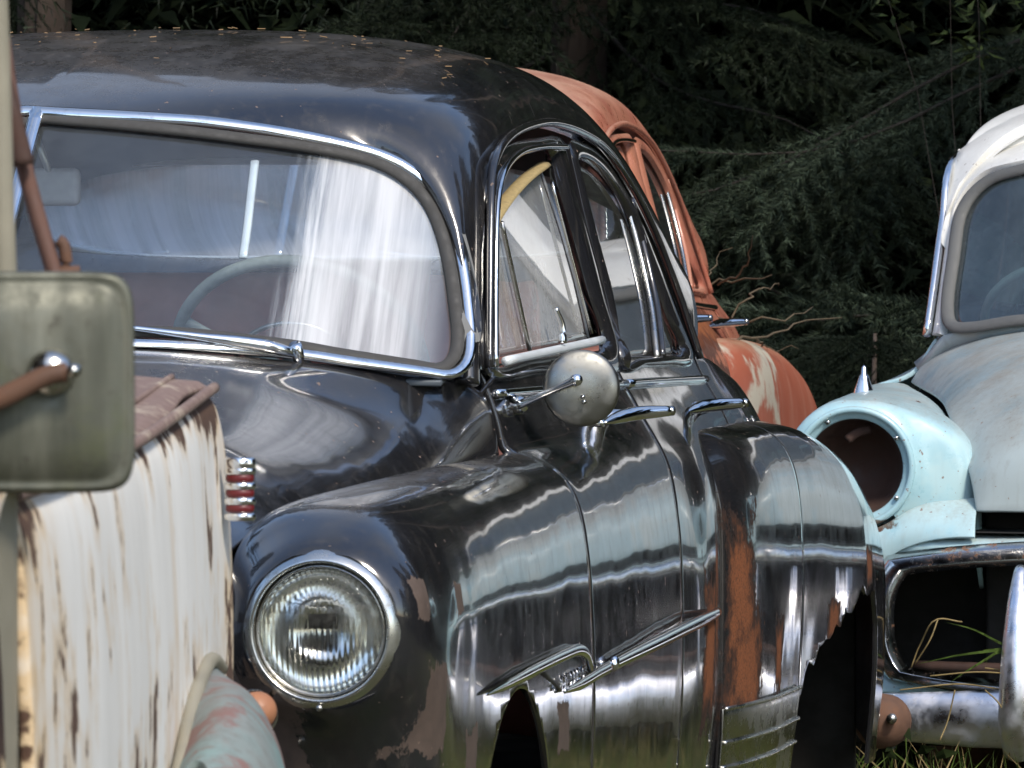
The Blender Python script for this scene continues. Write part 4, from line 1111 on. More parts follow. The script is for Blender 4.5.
    for y0, nm in ((1.75, 'front_seat'), (2.8, 'rear_seat')):
        S = [[(x, y0 + dy, z) for x in np.linspace(-.66, .66, 9)] for dy, z in ((-.5, .40), (-.5, .62), (-.1, .62), (.05, .95), (.12, 1.14), (.2, 1.10), (.22, .8))]
        sheet(nm, Surf(S, 25, .04).G, M['dash'], root, (0, -.3, 1), .02)
    ring = [np.array([-.40 + .2*math.cos(a), 1.25 - .12*math.sin(a), 1.10 + .15*math.sin(a)]) for a in np.linspace(0, 2*math.pi, 40, endpoint=False)]
    tube('steering_wheel', ring, .012, M['wheel_grey'], root, closed=True, seg=8)
    return root
build_blue()

# ================================================================== white truck at the left edge
def build_truck():
    root = empty('white_truck', (.35, -3.2, 0), 'old white truck nose with rust-streaked hood side and worn blue-green fender', 'truck')
    O = np.array([.35, -3.2, 0])
    W = M['truck_white']; root.location = (0, 0, 0)
    TE = [(1.108, -3.44, 1.066), (1.060, -3.02, 1.072), (1.000, -2.60, 1.080), (.940, -2.16, 1.098), (.885, -1.76, 1.116)]
    rows = []
    for x, y, z in TE:
        rows.append([(x - .012, y, z - .003), (x, y, z - .012), (x + .014, y, z - .10), (x + .020, y, z - .26), (x + .016, y, z - .45), (x + .004, y, z - .62)])
    x, y, z = TE[-1]
    rows.append([(x - .014, y + .030, z - .006), (x - .004, y + .030, z - .016), (x + .012, y + .034, z - .10), (x + .018, y + .036, z - .26), (x + .016, y + .04, z - .45), (x + .002, y + .04, z - .62)])
    rows.append([(x - .060, y + .050, z - .008), (x - .056, y + .054, z - .018), (x - .046, y + .060, z - .10), (x - .042, y + .062, z - .26), (x - .044, y + .064, z - .45), (x - .056, y + .066, z - .62)])
    HS = Surf(rows, 60, .02, 2)
    hs = sheet('hood_side', HS.G, W, root, (1, 0, 0), .012, .003)
    hs2 = sheet('hood_side', HS.G * np.array([-1, 1, 1]) + np.array([.40, 0, 0]), W, root, (-1, 0, 0), .012, .003)
    tp = []
    for x, y, z in TE + [(TE[-1][0], TE[-1][1] + .035, TE[-1][2] - .002)]:
        tp.append([(x - .008, y, z + .001), (x - .018, y, z + .010), (x - .05, y, z + .012), (x - .12, y, z + .018), (.20, y, z + .05), (.40 - x + .12, y, z + .018), (.40 - x + .008, y, z + .001)])
    ht = sheet('hood_top', Surf(tp, 80, .025, 1).G, M['truck_top'], root, (0, 0, 1), .012, .003)
    tube('hood_edge_bead', cr([(x + .002, y, z + .002) for x, y, z in TE], 60), .0065, M['truck_top'], ht, seg=10)
    tube('hood_rib', cr([(x - .046, y, z + .014) for x, y, z in TE], 60), .004, M['truck_top'], ht, seg=8)
    # front fender with pale welting where it meets the hood side
    bd = [at(163, 800, 5.50), at(175, 768, 5.60), at(184, 722, 5.72), at(194, 684, 5.85), at(206, 660, 6.0), at(216, 668, 6.12)]
    bd = cr(bd, 40)
    tube('fender_welt', bd + np.array([.006, -.004, 0]), .0085, M['pale_post'], root, seg=8)
    fr = []
    outp = [at(215, 790, 5.42), at(250, 770, 5.52), at(262, 725, 5.68), at(262, 708, 5.84), at(252, 700, 6.0), at(228, 684, 6.14)]
    top = [at(196, 760, 5.50), at(212, 725, 5.60), at(224, 692, 5.73), at(230, 682, 5.86), at(226, 676, 6.0), at(221, 673, 6.13)]
    low = [at(240, 900, 5.4), at(276, 850, 5.5), at(287, 800, 5.66), at(286, 780, 5.84), at(272, 770, 6.0), at(240, 740, 6.14)]
    bb = resample(bd, 6)
    for i in range(6):
        lo2 = low[i] + np.array([.0, 0, -.12])
        fr.append([bb[i] - np.array([0, 0, .003]), top[i], outp[i], low[i], lo2])
    fr.append([bb[5] + np.array([-.01, .06, -.02]), top[5] + np.array([-.015, .08, -.03]), outp[5] + np.array([-.03, .09, -.04]), low[5] + np.array([-.03, .10, -.02]), low[5] + np.array([-.03, .10, -.14])])
    fd = sheet('front_fender', Surf(fr, 40, .012, 8).G, M['patina'], root, (1, -.3, .4), .008, .002)
    lp = at(256, 712, 6.24)
    ml = lathe('marker_light', [(.022, -.03), (.022, .004), (.020, .012), (.014, .020), (.007, .023), (.0001, .024)], lp, (.55, -.75, .35), M['amber'], root, 28)
    lathe('lamp_bezel', [(.025, -.03), (.026, .0), (.023, .006)], lp, (.55, -.75, .35), M['chrome_dull'], ml, 28)
    # chrome hood-side ornament with red bars at the front corner
    e0 = at(240, 486, 6.22)
    Z = np.array([0, 0, 1.0]); xr = np.array([.88, -.47, 0]); xr /= np.linalg.norm(xr); yr = np.cross(Z, xr)
    def orn(name, z0, z1, r, m, par):
        prof = []
        for a in np.linspace(-100, 100, 18):
            prof.append((r*math.sin(math.radians(a)), r*1.0*math.cos(math.radians(a))))
        V = []; 
        for zz, k in ((z0, .90), (z0 + .0022, 1.0), (z1 - .0022, 1.0), (z1, .90)):
            for px_, py_ in prof: V.append(e0 + Z*zz + RT*px_*k*.85 - np.array([FW[0], FW[1], 0])*py_*k*.6)
        Fc = grid_faces(4, len(prof)) + [tuple(range(len(prof)))[::-1], tuple(range(3*len(prof), 4*len(prof)))]
        return recalc(mesh(name, V, Fc, m, par))
    oc = orn('hood_ornament', .018, .031, .0205, M['chrome'], root)
    for z0 in (-.030, -.0135, .003): 
        orn('red_bar', z0 + .0015, z0 + .0100, .0185, M['red_lens'], oc)
    for z0 in (-.0365, -.0195, -.003, .0135):
        orn('chrome_rib', z0 - .0012, z0 + .0072, .0205, M['chrome'], oc)
    pb = e0 - RT*.026
    tube('ornament_base', [pb + Z*.028, pb - Z*.034], .012, M['chrome_dull'], oc, seg=12)
    # cab: post of the window, door, roof and screen behind the left edge of the picture
    cx = 1.172
    tube('window_post', cr([(1.174, -3.68, 1.115), (1.172, -3.70, 1.25), (1.169, -3.72, 1.50), (1.165, -3.76, 1.62)], 24), .0110, M['pale_post'], root, seg=8, ref=(1.0, 0, 0))
    cab = [[(cx + dx - .010, y, z) for z, dx in ((1.05, 0), (.95, .01), (.75, .015), (.5, 0), (.35, -.02))] for y in (-4.75, -4.3, -3.9, -3.70)]
    sheet('door', Surf(cab, 20, .05, 1).G, W, root, (1, 0, 0), .02, .004)
    sheet('door', Surf(cab, 20, .05, 1).G * np.array([-1, 1, 1]) + np.array([.40, 0, 0]), W, root, (-1, 0, 0), .02, .004)
    csd = [[(x, y, z) for z in (1.085, .95, .75, .5, .35)] for x, y in ((1.150, -3.695), (1.130, -3.60), (1.121, -3.50), (1.1155, -3.4445))]
    sheet('cowl_side', Surf(csd, 20, .03, 0).G, M['pale_post'], root, (1, 0, 0), .012, .003)
    rf = [[(.20 + .96*x, y, z - .07*abs(x)**4) for x in np.linspace(-1, 1, 13)] for y, z in ((-3.80, 1.64), (-4.1, 1.70), (-4.5, 1.70), (-4.85, 1.64))]
    sheet('cab_roof', Surf(rf, 30, .05, 2).G, W, root, (0, 0, 1), .02, .004)
    bk = [[(x, -4.86, z) for z in (1.62, 1.2, .8, .35)] for x in np.linspace(-.76, 1.16, 8)]
    sheet('cab_back', Surf(bk, 20, .08, 0).G, W, root, (0, -1, 0), .02, .004)
    cw = [[(x, y, z) for x in np.linspace(-.76, 1.150, 9)] for y, z in ((-3.44, 1.09), (-3.60, 1.10), (-3.66, 1.05))]
    sheet('cowl', Surf(cw, 20, .05, 0).G, W, root, (0, 0, 1), .02, .004)
    sl_ = cr([(1.14, -3.68, 1.08), (1.13, -3.80, 1.58), (-.73, -3.80, 1.58), (-.74, -3.68, 1.08)], 8)
    pane('windshield_glass', resample(np.array([(1.13, -3.68, 1.09), (1.12, -3.80, 1.57), (-.72, -3.80, 1.57), (-.73, -3.68, 1.09)]), 60, True), M['glass_blue'], root, .005, 4, None, (0, 1, .3))
    # rusted bracket beside the window post
    d = 4.75
    ba = cr([at(2, 40, d), at(10, 95, d), at(24, 165, d), at(40, 225, d), at(58, 285, d)], 40)
    br = tube('mirror_bracket', ba, .0072, M['rust_pink'], root, seg=8, ref=tuple(FW), flat=1.3)
    tube('bracket_sleeve', cr([at(6, 75, d - .02), at(14, 120, d - .02), at(23, 165, d - .02)], 14), .0095, M['rust_dark'], br, seg=8, taper=[.4, .8, 1.05])
    tube('bracket_clip', cr([at(60, 290, d), at(66, 268, d), at(64, 246, d), at(58, 240, d)], 14), .0055, M['rust'], br, seg=8)
    tube('bracket_foot', [at(45, 276, d), at(80, 275, d)], .008, M['rust'], br, seg=8)
    # rectangular door mirror seen from its back
    c0 = at(42, 382, 4.10)
    n = (CAM - c0); n /= np.linalg.norm(n); n += np.array([.06, 0, .03]); n /= np.linalg.norm(n)
    xr = np.cross(Z, n); xr /= np.linalg.norm(xr); zr = np.cross(n, xr)
    def rr(hw, hh, h, e=.28, nn=96):
        return [c0 + n*h + xr*hw*math.copysign(abs(math.cos(a))**e, math.cos(a)) + zr*hh*math.copysign(abs(math.sin(a))**e, math.sin(a)) for a in np.linspace(0, 2*math.pi, nn, endpoint=False)]
    mrl = [rr(.0665, .0790, -.012), rr(.0672, .0798, -.004), rr(.0660, .0785, .002), rr(.0625, .0750, .0035), rr(.060, .0725, .001), rr(.057, .0695, .004, .32), rr(.040, .050, .009, .45), rr(.018, .022, .011, .8), rr(.0006, .0006, .0112, 1)]
    mo = loops('door_mirror', np.array(mrl), M['mirror_shell'], root, tuple(n), .002, 0)
    pane('mirror_glass', np.array(rr(.0665, .0790, -.013)), M['reflector'], mo, .002, 3, None, tuple(-n))
    bc = c0 + n*.010 + xr*.006 + zr*.006
    lathe('ball_boss', [(.0175, -.004), (.0175, .003), (.0150, .009), (.0095, .013), (.0001, .0145)], bc, tuple(n), M['chrome_dull'], mo, 32)
    e = bc + n*.020 + xr*.004
    tube('mirror_arm', cr([e + xr*.006, e - xr*.010 - zr*.003, e - xr*.045 - zr*.020, e - xr*.12 - zr*.05], 24), .0062, M['rust'], mo, seg=10, taper=[1.2, 1.3, .95, .9])
    tube('arm_bolt', [e + n*.002 + xr*.010 + zr*.001, e + n*.009 + xr*.011 + zr*.001], .0052, M['chrome_dull'], mo, seg=8)
    box('chassis', (-.6, -4.8, .30), (.98, -1.85, .42), M['dark'], root, .02)
    box('grille_shell', (-.42, -1.74, .42), (.82, -1.70, 1.08), M['truck_white'], root, .02)
    for x in (-.42, .82):
        for y in (-2.35, -4.6):
            w = lathe('wheel', [(.22, -.09), (.33, -.09), (.36, -.05), (.365, 0), (.36, .05), (.33, .09), (.22, .09)], (x, y, .36), (1, 0, 0), M['tyre'], root, 36)
            lathe('rim', [(.22, .05), (.15, .03), (.06, .05), (.0001, .05)], (x, y, .36), (1, 0, 0), M['steel'], w, 28)
    return root
build_truck()
for o in scene.objects:
    pass

# ================================================================== trees, shrub, weeds
def tri_mesh(name, V, mat, parent=None):
    """V: (n,3,3) triangles"""
    V = np.asarray(V, np.float32).reshape(-1, 3); n = len(V)//3
    me = bpy.data.meshes.new(name)
    me.vertices.add(len(V)); me.vertices.foreach_set('co', V.ravel())
    me.loops.add(len(V)); me.loops.foreach_set('vertex_index', np.arange(len(V), dtype=np.int32))
    me.polygons.add(n); me.polygons.foreach_set('loop_start', np.arange(0, len(V), 3, dtype=np.int32))
    me.polygons.foreach_set('loop_total', np.full(n, 3, np.int32))
    me.update(); me.validate()
    return link(name, me, mat, parent)

def brush(p0, p1, n, nl, w):
    """needles round a twig from p0 to p1"""
    p0, p1 = np.array(p0, float), np.array(p1, float); d = p1 - p0; L = np.linalg.norm(d); d /= L
    a = np.cross(d, [0, 0, 1.0]); 
    if np.linalg.norm(a) < 1e-3: a = np.array([1.0, 0, 0])
    a /= np.linalg.norm(a); b = np.cross(d, a)
    t = rng.uniform(0, 1, n); ph = rng.uniform(0, 2*math.pi, n); lean = rng.uniform(.45, .95, n)
    base = p0 + np.outer(t, p1 - p0)
    rad = np.outer(np.cos(ph), a) + np.outer(np.sin(ph), b)
    dr = rad*np.sin(lean)[:, None] + d*np.cos(lean)[:, None]
    ln = nl*rng.uniform(.75, 1.15, n)
    tip = base + dr*ln[:, None]
    sd = np.cross(dr, rng.normal(size=(n, 3))); sd /= np.linalg.norm(sd, axis=1, keepdims=True)
    return np.stack([base - sd*w, base + sd*w, tip], 1)

def make_sprig(seed):
    """one frond along +X: a leading shoot with paired side shoots lying almost flat, all clothed in needles"""
    q = []
    def add(a, b, n): q.append(brush(a, b, n, .056, .0030))
    add((0, 0, 0), (.55, 0, -.03), 190); add((.55, 0, -.03), (1, .02, -.10), 170)
    for k in range(7):
        s = .10 + k*.122; sg = 1 if k % 2 else -1
        l = (.50*(1 - s*.72) + .05)*rnd.uniform(.75, 1.2)
        b0 = np.array([s, 0, -.10*s*s]); b1 = b0 + np.array([l*.80, sg*l*.55, -l*rnd.uniform(.05, .30)])
        add(b0, b1, int(330*l) + 10)
    return np.concatenate(q)
SPRIGS = [make_sprig(i) for i in range(5)]
SPRIG_THIN = [s[rng.random(len(s)) < .045] for s in SPRIGS]

def spruce(name, label, x, y, hgt, seed, detail_z, spread, tip):
    r = random.Random(seed)
    root = empty(name, (x, y, 0), label, 'tree', 'spruces behind the cars')
    tube('trunk', [(0, 0, -.2), (.02, 0, hgt*.3), (0, .03, hgt*.7), (0, 0, hgt)], .17, M['bark'], root, seg=12, taper=[1, .8, .45, .06])
    near, far, wood = [], [], []
    z = .25
    while z < hgt - .3:
        kfr = z / hgt
        L = spread*(1 - kfr)**.8*r.uniform(.75, 1.12) + .15
        az = r.uniform(0, 2*math.pi)
        facing = math.sin(az) < .35
        fine = z < detail_z and facing
        drop = r.uniform(.28, .50) if z > .8 else r.uniform(.02, .12)
        # the bough: out, down, the tip lifting a little
        dx, dy = math.cos(az), math.sin(az)
        P = []
        for t in np.linspace(0, 1, 12):
            zz = z - drop*L*(t - .35*t**3)
            wob = .035*L*math.sin(t*7 + az*3)*t
            P.append(np.array([dx*L*t - dy*wob, dy*L*t + dx*wob, max(zz + .02*L*math.sin(t*9 + az*5), .06)]))
        P = np.array(P)
        if fine or z > detail_z: wood.append((P, .011*(1 - kfr*.6)))
        st = .15 if fine else .11
        s = .10
        while s < 1.0:
            i = min(10, int(s*11)); f = s*11 - i
            p = P[i]*(1-f) + P[min(11, i+1)]*f
            d = P[min(11, i+1)] - P[i]; d /= np.linalg.norm(d)
            for sg in (1, -1):
                l = (.30 + .46*L/2.4*math.sin(math.pi*min(1, s*.9 + .08)))*r.uniform(.7, 1.2)
                sd = np.cross(d, [0, 0, 1.0])*sg; sd /= np.linalg.norm(sd)
                v = d*r.uniform(.6, 1.0) + sd*r.uniform(.35, .8) + np.array([0, 0, -r.uniform(-.30, 1.0)])
                v /= np.linalg.norm(v)
                u = np.cross(v, [0, 0, 1.0]); u /= np.linalg.norm(u) + 1e-9; w = np.cross(u, v)
                a = r.uniform(-.45, .45); u, w = u*math.cos(a) + w*math.sin(a), w*math.cos(a) - u*math.sin(a)
                k = r.randrange(5)
                if fine: near.append((SPRIGS[k]*l) @ np.array([v, u, w]) + p)
                else: far.append((SPRIG_THIN[k]*np.array([1.3, 1.6, 1.6])*l*1.25) @ np.array([v, u, w]) + p)
            s += st/L*(1 if fine else 1.3)
        if fine:
            for i in range(1, 11): near.append(brush(P[i], P[i+1], int(70*L), .030, .0016))
            v = P[-1] - P[-2]; v /= np.linalg.norm(v); u = np.cross(v, [0, 0, 1.0]); u /= np.linalg.norm(u); w = np.cross(u, v)
            near.append((SPRIGS[0]*.24) @ np.array([v, u, w]) + P[-1]*1.0)
        z += r.uniform(.10, .19) if z < detail_z else r.uniform(.10, .2)
    V = np.concatenate(near + far) if near or far else np.zeros((0, 3, 3))
    tri_mesh('crown', V, M[tip], root)
    # boughs as one part
    Vv, Ff = [], []
    for P, rr in wood:
        T, A, B = frames(P); o = len(Vv)
        for i in range(len(P)):
            k = rr*(1 - .8*i/11)
            for a in range(5): Vv.append(P[i] + (A[i]*math.cos(a*1.2566) + B[i]*math.sin(a*1.2566))*k)
        Ff += [tuple(q + o for q in f) for f in grid_faces(len(P), 5, True)]
    mesh('boughs', Vv, Ff, M['bark_dark'], root)
    return root

spruce('spruce_tree', 'dark spruce with drooping blue-green boughs between the red sedan and the pale blue car', 1.05, 12.2, 11.0, 11, 4.3, 2.7, 'spruce_tip')
spruce('spruce_tree', 'dark spruce rising straight behind the roof of the red sedan', -1.15, 13.0, 12.0, 23, 4.0, 2.6, 'spruce')
spruce('spruce_tree', 'dark spruce behind the white roof of the pale blue car', 2.95, 12.9, 10.0, 37, 4.2, 2.5, 'spruce')
spruce('spruce_tree', 'dark spruce behind the left end of the black sedan roof', -3.3, 13.4, 11.0, 41, 2.9, 2.6, 'spruce')

def leafy_shrub():
    c = at(985, 95, 17.6); root = empty('leafy_shrub', (c[0], c[1], 0), 'leafy green shrub growing among the spruces above the pale blue car', 'shrub')
    stems, lv = [], []
    for k in range(8):
        a = rnd.uniform(0, 6.28); l = rnd.uniform(1.9, 2.5)
        P = np.array([(math.cos(a)*.55*t**1.4*rnd.uniform(.8, 1.2), math.sin(a)*.40*t**1.4, l*t) for t in np.linspace(0, 1, 8)])
        stems.append(P)
        for j in range(60):
            t = rnd.uniform(.80, 1)*7; i = min(6, int(t)); p = P[i] + (P[i+1]-P[i])*(t-i)
            d = np.array([rnd.gauss(0, 1), rnd.gauss(0, 1), rnd.uniform(-.8, .5)]); d /= np.linalg.norm(d)
            s = np.cross(d, rng.normal(size=3)); s /= np.linalg.norm(s); n = np.cross(d, s); ln = rnd.uniform(.045, .085); w = ln*.12
            b = p + d*.02; m = b + d*ln*.5 + n*ln*.05; t_ = b + d*ln - n*ln*.06
            lv += [[b, m + s*w, m], [b, m, m - s*w], [m + s*w, t_, m], [m, t_, m - s*w]]
    tri_mesh('leaves', np.array(lv), M['leaf'], root)
    Vv, Ff = [], []
    for P in stems:
        T, A, B = frames(P, ref=(1.0, .2, 0)); o = len(Vv)
        for i in range(len(P)):
            for a in range(5): Vv.append(P[i] + (A[i]*math.cos(a*1.2566) + B[i]*math.sin(a*1.2566))*.0018*(1 - .6*i/7))
        Ff += [tuple(q + o for q in f) for f in grid_faces(len(P), 5, True)]
    mesh('stems', Vv, Ff, M['bark_dark'], root)
leafy_shrub()

def bare_branches():
    root = empty('dead_branch', tuple(at(690, 330, 16.2)), 'bare brown dead branch with forked twigs beside the red sedan', 'branch')
    o = np.array(root.location)
    _j = lambda ln: ln
    lines = [[(640, 330), (690, 300), (725, 283), (770, 275)], [(645, 345), (705, 318), (745, 322), (780, 318), (815, 309)], [(690, 332), (720, 340), (760, 338), (800, 325), (845, 322)],
             [(700, 300), (715, 262), (728, 248)], [(716, 285), (745, 268), (752, 235)], [(730, 322), (748, 296), (780, 283)], [(755, 338), (770, 348), (800, 346)]]
    for k, ln in enumerate(lines):
        pts = cr([at(u, v, 16.2 + .25*math.sin(k*2.1 + i)) - o for i, (u, v) in enumerate(ln)], 14) + rng.normal(size=(14, 3))*.006
        tube('twig', pts, .0042 if k < 3 else .0028, M['dead_wood'], root, seg=6, taper=[1.2, 1, .7, .3])
bare_branches()

def undergrowth():
    """low spruce sapling between the red and blue cars"""
    c = at(872, 360, 18.2)
    root = empty('spruce_sapling', (c[0], c[1], .08), 'low bushy green spruce sapling between the red fender and the pale blue car', 'sapling')
    q = []
    for k in range(230):
        a = rnd.uniform(0, 6.28); h = rnd.uniform(.25, .98); R = (1.1 - h)*.75 + .05; rr = R*rnd.uniform(.2, .9)
        p = np.array([math.cos(a)*rr, math.sin(a)*rr, h - .25*rr])
        v = np.array([math.cos(a), math.sin(a), rnd.uniform(-.45, .15)]); v /= np.linalg.norm(v); u = np.cross(v, [0, 0, 1.0]); u /= np.linalg.norm(u); w = np.cross(u, v)
        q.append((SPRIGS[rnd.randrange(5)]*rnd.uniform(.16, .30)) @ np.array([v, u, w]) + p)
    tri_mesh('crown', np.concatenate(q), M['spruce_tip'], root)
    tube('trunk', [(0, 0, -.1), (0, 0, .5), (.01, 0, .95)], .02, M['bark'], root, seg=8, taper=[1, .7, .3])
undergrowth()

def blade(P, w):
    P = np.array(P); n = len(P); out = []
    d = P[-1] - P[0]; s = np.cross(d, FW + np.array([0, 0, .3])); s /= np.linalg.norm(s) + 1e-9
    for i in range(n - 1):
        w0, w1 = w*(1 - (i/(n-1))**2), w*(1 - ((i+1)/(n-1))**2)
        a, b, c, e = P[i] - s*w0, P[i] + s*w0, P[i+1] + s*w1, P[i+1] - s*w1
        out += [[a, b, c], [a, c, e]]
    return out

def weeds():
    base = at(985, 690, 12.28)
    root = empty('grass_tuft', tuple(base), 'green and dry grass stalks caught in the grille mouth of the pale blue car', 'weed')
    o = np.array(base); d = 12.3
    g = []
    for ln, w in (([(1030, 646), (1000, 650), (960, 655), (917, 664)], .0035), ([(1030, 648), (1005, 645), (975, 630), (945, 622)], .0032), ([(1000, 650), (985, 660), (965, 672), (948, 684)], .003),
                  ([(1035, 655), (1010, 652), (990, 656), (985, 668)], .0025), ([(1030, 640), (1005, 648), (985, 650), (975, 655)], .0025)):
        g += blade(cr([at(u, v, d) - o for u, v in ln], 12), w)
    tri_mesh('green_blades', np.array(g), M['grass'], root)
    for ln in ([(911, 668), (920, 645), (935, 620), (962, 622)], [(915, 664), (930, 640), (938, 619)], [(900, 690), (960, 684), (1010, 690), (1040, 682)], [(930, 676), (980, 672), (1030, 676)],
               [(985, 690), (1000, 705), (1012, 735), (1008, 760)], [(955, 690), (948, 720), (940, 740)], [(1024, 665), (1005, 670), (985, 668)]):
        tube('dry_stalk', cr([at(u, v, d + rnd.uniform(-.04, .02)) - o for u, v in ln], 16), .0018, M['straw'], root, seg=5)
    # grass growing on the ground in front of and under the bumper
    gb, sb = [], []
    for k in range(17000):
        x, y = (rnd.uniform(.75, 3.4), rnd.uniform(2.4, 4.75)) if k < 6500 else (rnd.uniform(-1.3, 5.5), rnd.uniform(-3.2, 6.5))
        if -1.0 < x < 1.02 and -.9 < y < 4.35: continue
        if k >= 6500 and (.7 < x < 2.5 and y > 4.75 or x < 1.3 and y < -1.5): continue
        h = rnd.uniform(.05, .20)*(1.3 if y > 4.1 else 1)*(1 if k < 6500 else rnd.uniform(.4, 1))
        a = rnd.uniform(0, 6.28); l = rnd.uniform(.1, .8)*h
        p = np.array([x, y, -.02])
        bl = blade([p, p + np.array([math.cos(a)*l*.3, math.sin(a)*l*.3, h*.6]), p + np.array([math.cos(a)*l, math.sin(a)*l, h])], rnd.uniform(.0015, .0035))
        (gb if rnd.random() < .7 else sb).extend(bl)
    o1 = tri_mesh('grass', np.array(gb), M['grass']); tag(o1, kind='stuff')
    o2 = tri_mesh('dry_grass', np.array(sb), M['straw']); tag(o2, kind='stuff')
    # one broad weed beside the rusty bumper end
    c = at(905, 722, 12.2); r2 = empty('broadleaf_weed', (c[0], c[1], 0), 'small broad-leaved green weed by the rusty bumper end', 'weed')
    lv = []
    for (u, v), (u2, v2) in (((897, 745), (885, 752)), ((905, 712), (896, 735)), ((900, 725), (912, 742)), ((915, 755), (935, 748)), ((880, 748), (898, 760)), ((930, 760), (960, 752))):
        a, b = at(u, v, 12.2) - np.array(r2.location), at(u2, v2, 12.15) - np.array(r2.location)
        s = np.cross(b - a, FW); s = s/np.linalg.norm(s)*.011; m = (a+b)/2 + np.array([0, -.01, .006])
        lv += [[a, m + s, m], [a, m, m - s], [m + s, b, m], [m, b, m - s]]
    tri_mesh('leaves', np.array(lv), M['leaf'], r2)
    tube('stem', [(0, 0, -.02), (.005, 0, .15), (0, 0, c[2] + .01)], .003, M['grass'], r2, seg=6)
weeds()

def litter():
    """dead needles and bits of twig on the roof of the black sedan"""
    V = []
    for k in range(80):
        x, y = rnd.uniform(-.62, .62), rnd.triangular(1.0, 2.1, 1.3)
        dg = bpy.context.evaluated_depsgraph_get()
        ok, loc, nrm, *_ = ROOF_BVH.ray_cast(Vector((x, y, 3)), Vector((0, 0, -1)))[0] is not None, *ROOF_BVH.ray_cast(Vector((x, y, 3)), Vector((0, 0, -1)))
        if loc is None: continue
        p = np.array(loc) + np.array([0, 0, .003]); a = rnd.uniform(0, 6.28); l = rnd.uniform(.004, .014) * (2 if rnd.random() < .12 else 1); w = rnd.uniform(.0008, .0024)
        d = np.array([math.cos(a), math.sin(a), rnd.uniform(-.02, .15)]); s = np.array([-math.sin(a), math.cos(a), 0])*w; n = np.array([0, 0, w*.8])
        q = [p - s, p + s, p + d*l + s*.4, p + d*l - s*.4, p + n, p + d*l + n]
        V += [[q[0], q[4], q[5]], [q[0], q[5], q[3]], [q[1], q[2], q[5]], [q[1], q[5], q[4]]]
    o = tri_mesh('dead_needles', np.array(V), M['litter']); tag(o, kind='stuff')
from mathutils.bvhtree import BVHTree
_rf = [c for c in black.children if c.name.startswith('roof')][0]
ROOF_BVH = BVHTree.FromPolygons([v.co for v in _rf.data.vertices], [p.vertices[:] for p in _rf.data.polygons])
litter()

def far_wood():
    """the wood that closes the clearing on the other sides; seen only in paint and chrome"""
    V = []
    spots = []
    for k in range(26): spots.append((rnd.uniform(9, 16), rnd.uniform(-14, 22), rnd.uniform(6, 11)))
    for k in range(20): spots.append((rnd.uniform(-24, 20), rnd.uniform(-32, -23), rnd.uniform(4, 9)))
    for k in range(20): spots.append((rnd.uniform(-16, -9), rnd.uniform(-18, 22), rnd.uniform(5, 10)))
    for k in range(90): spots.append((rnd.uniform(-11, 11), rnd.uniform(15.2, 20), rnd.uniform(7, 13)))
    for k in range(60): spots.append((rnd.uniform(-14, 14), rnd.uniform(21, 27), rnd.uniform(10, 15)))
    for x, y, h in spots:
        fine = 15 < y < 20.5 and abs(x) < 11.5
        n, k = (6000, .34) if fine else (1100, 1.0)
        t = rng.uniform(0, 1, n)**(1.1 if fine else .8); a = rng.uniform(0, 6.283, n); R = (1 - t)*h*.26*np.sqrt(rng.uniform(.15, 1, n)) + .1
        p = np.stack([x + np.cos(a)*R, y + np.sin(a)*R, t*h], 1)
        d = np.stack([np.cos(a), np.sin(a), -rng.uniform(.2, .8, n)], 1)*(rng.uniform(.35, .8, n)*k)[:, None]
        s = np.stack([-np.sin(a), np.cos(a), rng.uniform(-.4, .4, n)], 1)*(rng.uniform(.10, .24, n)*k*(.6 if fine else 1))[:, None]
        V.append(np.stack([p - s, p + s, p + d], 1))
    o = tri_mesh('far_wood', np.concatenate(V), M['far']); tag(o, kind='stuff')
far_wood()

# ================================================================== ground, light, camera
def ground():
    n = 160; xs = np.linspace(-60, 60, n)
    V = []; 
    for j in range(n):
        for i in range(n):
            x, y = xs[i], xs[j]
            z = .085*(1/(1+math.exp(-(y-5.2)*2.2)))*(1/(1+math.exp((x-.5)*4))) + .02*math.sin(x*1.3+y*.7)*math.sin(y*1.1)
            V.append((x, y, z - .02))
    o = mesh('ground', V, grid_faces(n, n), M['ground']); tag(o, kind='structure'); return o
ground()

world = bpy.data.worlds.new('World'); scene.world = world; world.use_nodes = True
nt = world.node_tree; bg = nt.nodes['Background']
sky = nt.nodes.new('ShaderNodeTexSky'); sky.sky_type = 'NISHITA'; sky.sun_disc = False
SUN = Vector((.48, -.62, .80)).normalized()
sky.sun_elevation = math.asin(SUN.z); sky.sun_rotation = math.atan2(SUN.x, SUN.y)
sky.air_density = 1.0; sky.dust_density = .8; sky.ozone_density = 1.6
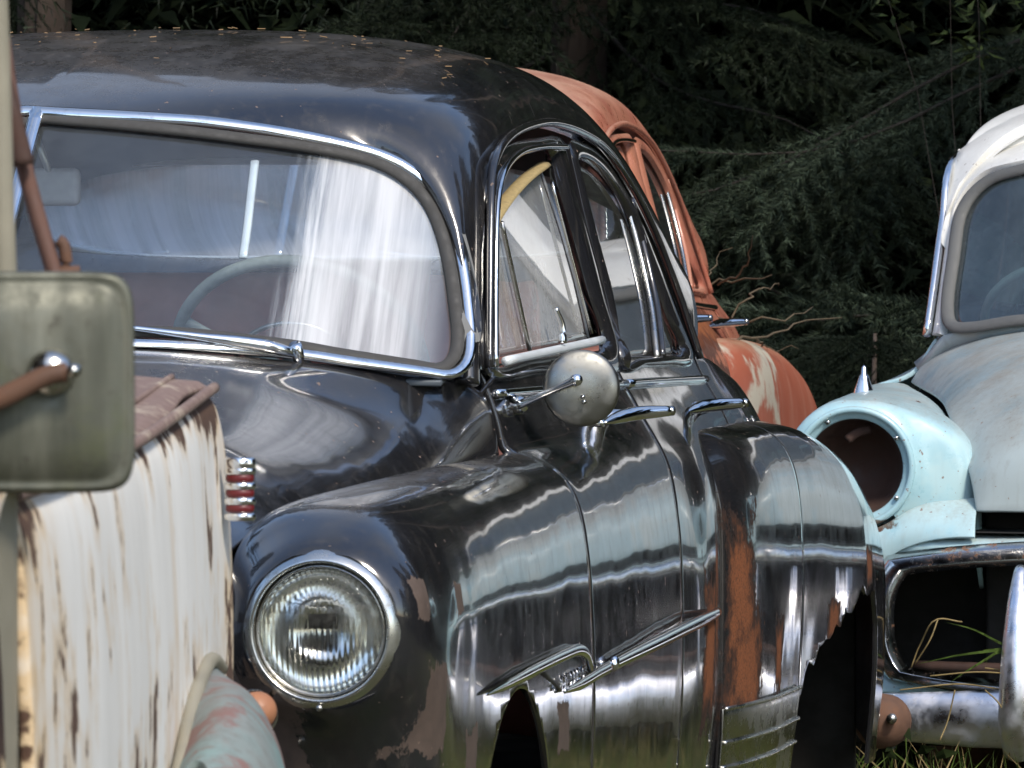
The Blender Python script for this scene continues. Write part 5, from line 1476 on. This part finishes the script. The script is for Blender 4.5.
# thin broken cloud over the blue
tc = nt.nodes.new('ShaderNodeTexCoord'); nz = nt.nodes.new('ShaderNodeTexNoise'); nz.inputs['Scale'].default_value = 2.2; nz.inputs['Detail'].default_value = 5
mr = nt.nodes.new('ShaderNodeMapRange'); mr.interpolation_type = 'SMOOTHSTEP'
mr.inputs[1].default_value = .44; mr.inputs[2].default_value = .66; mr.inputs[3].default_value = .02; mr.inputs[4].default_value = .36
bw = nt.nodes.new('ShaderNodeRGBToBW'); ml = nt.nodes.new('ShaderNodeMath'); ml.operation = 'MULTIPLY'; ml.inputs[1].default_value = 1.75
mx = nt.nodes.new('ShaderNodeMix'); mx.data_type = 'RGBA'; tn = nt.nodes.new('ShaderNodeMix'); tn.data_type = 'RGBA'; tn.blend_type = 'MULTIPLY'; tn.inputs[0].default_value = 1.0
nt.links.new(tc.outputs['Generated'], nz.inputs['Vector']); nt.links.new(nz.outputs[0], mr.inputs[0]); nt.links.new(sky.outputs[0], bw.inputs[0]); nt.links.new(bw.outputs[0], ml.inputs[0])
nt.links.new(ml.outputs[0], tn.inputs[6]); tn.inputs[7].default_value = (1.0, .985, .95, 1)
nt.links.new(mr.outputs[0], mx.inputs[0]); nt.links.new(sky.outputs[0], mx.inputs[6]); nt.links.new(tn.outputs[2], mx.inputs[7])
nt.links.new(mx.outputs[2], bg.inputs[0]); bg.inputs[1].default_value = .15
sl = bpy.data.lights.new('sun', 'SUN'); sl.energy = 1.9; sl.angle = math.radians(11); sl.color = (1, .91, .78)
so = bpy.data.objects.new('sun', sl); COL.objects.link(so); so.location = (8, -8, 12)
so.rotation_euler = SUN.to_track_quat('Z', 'Y').to_euler()

cd = bpy.data.cameras.new('camera'); co = bpy.data.objects.new('camera', cd); COL.objects.link(co)
cd.sensor_width = 36; cd.lens = F/1024*36; cd.clip_end = 500; cd.clip_start = .1
mt = Matrix(((RT[0], UP[0], -FW[0], CAM[0]), (RT[1], UP[1], -FW[1], CAM[1]), (RT[2], UP[2], -FW[2], CAM[2]), (0, 0, 0, 1)))
co.matrix_world = mt
cd.dof.use_dof = True; cd.dof.focus_distance = 10.3; cd.dof.aperture_fstop = 30
scene.camera = co
scene.view_settings.view_transform = 'Standard'; scene.view_settings.look = 'None'
scene.view_settings.exposure = 0.9; scene.view_settings.gamma = 1.0
scene.render.engine = 'CYCLES'
scene.cycles.max_bounces = 10; scene.cycles.transparent_max_bounces = 16
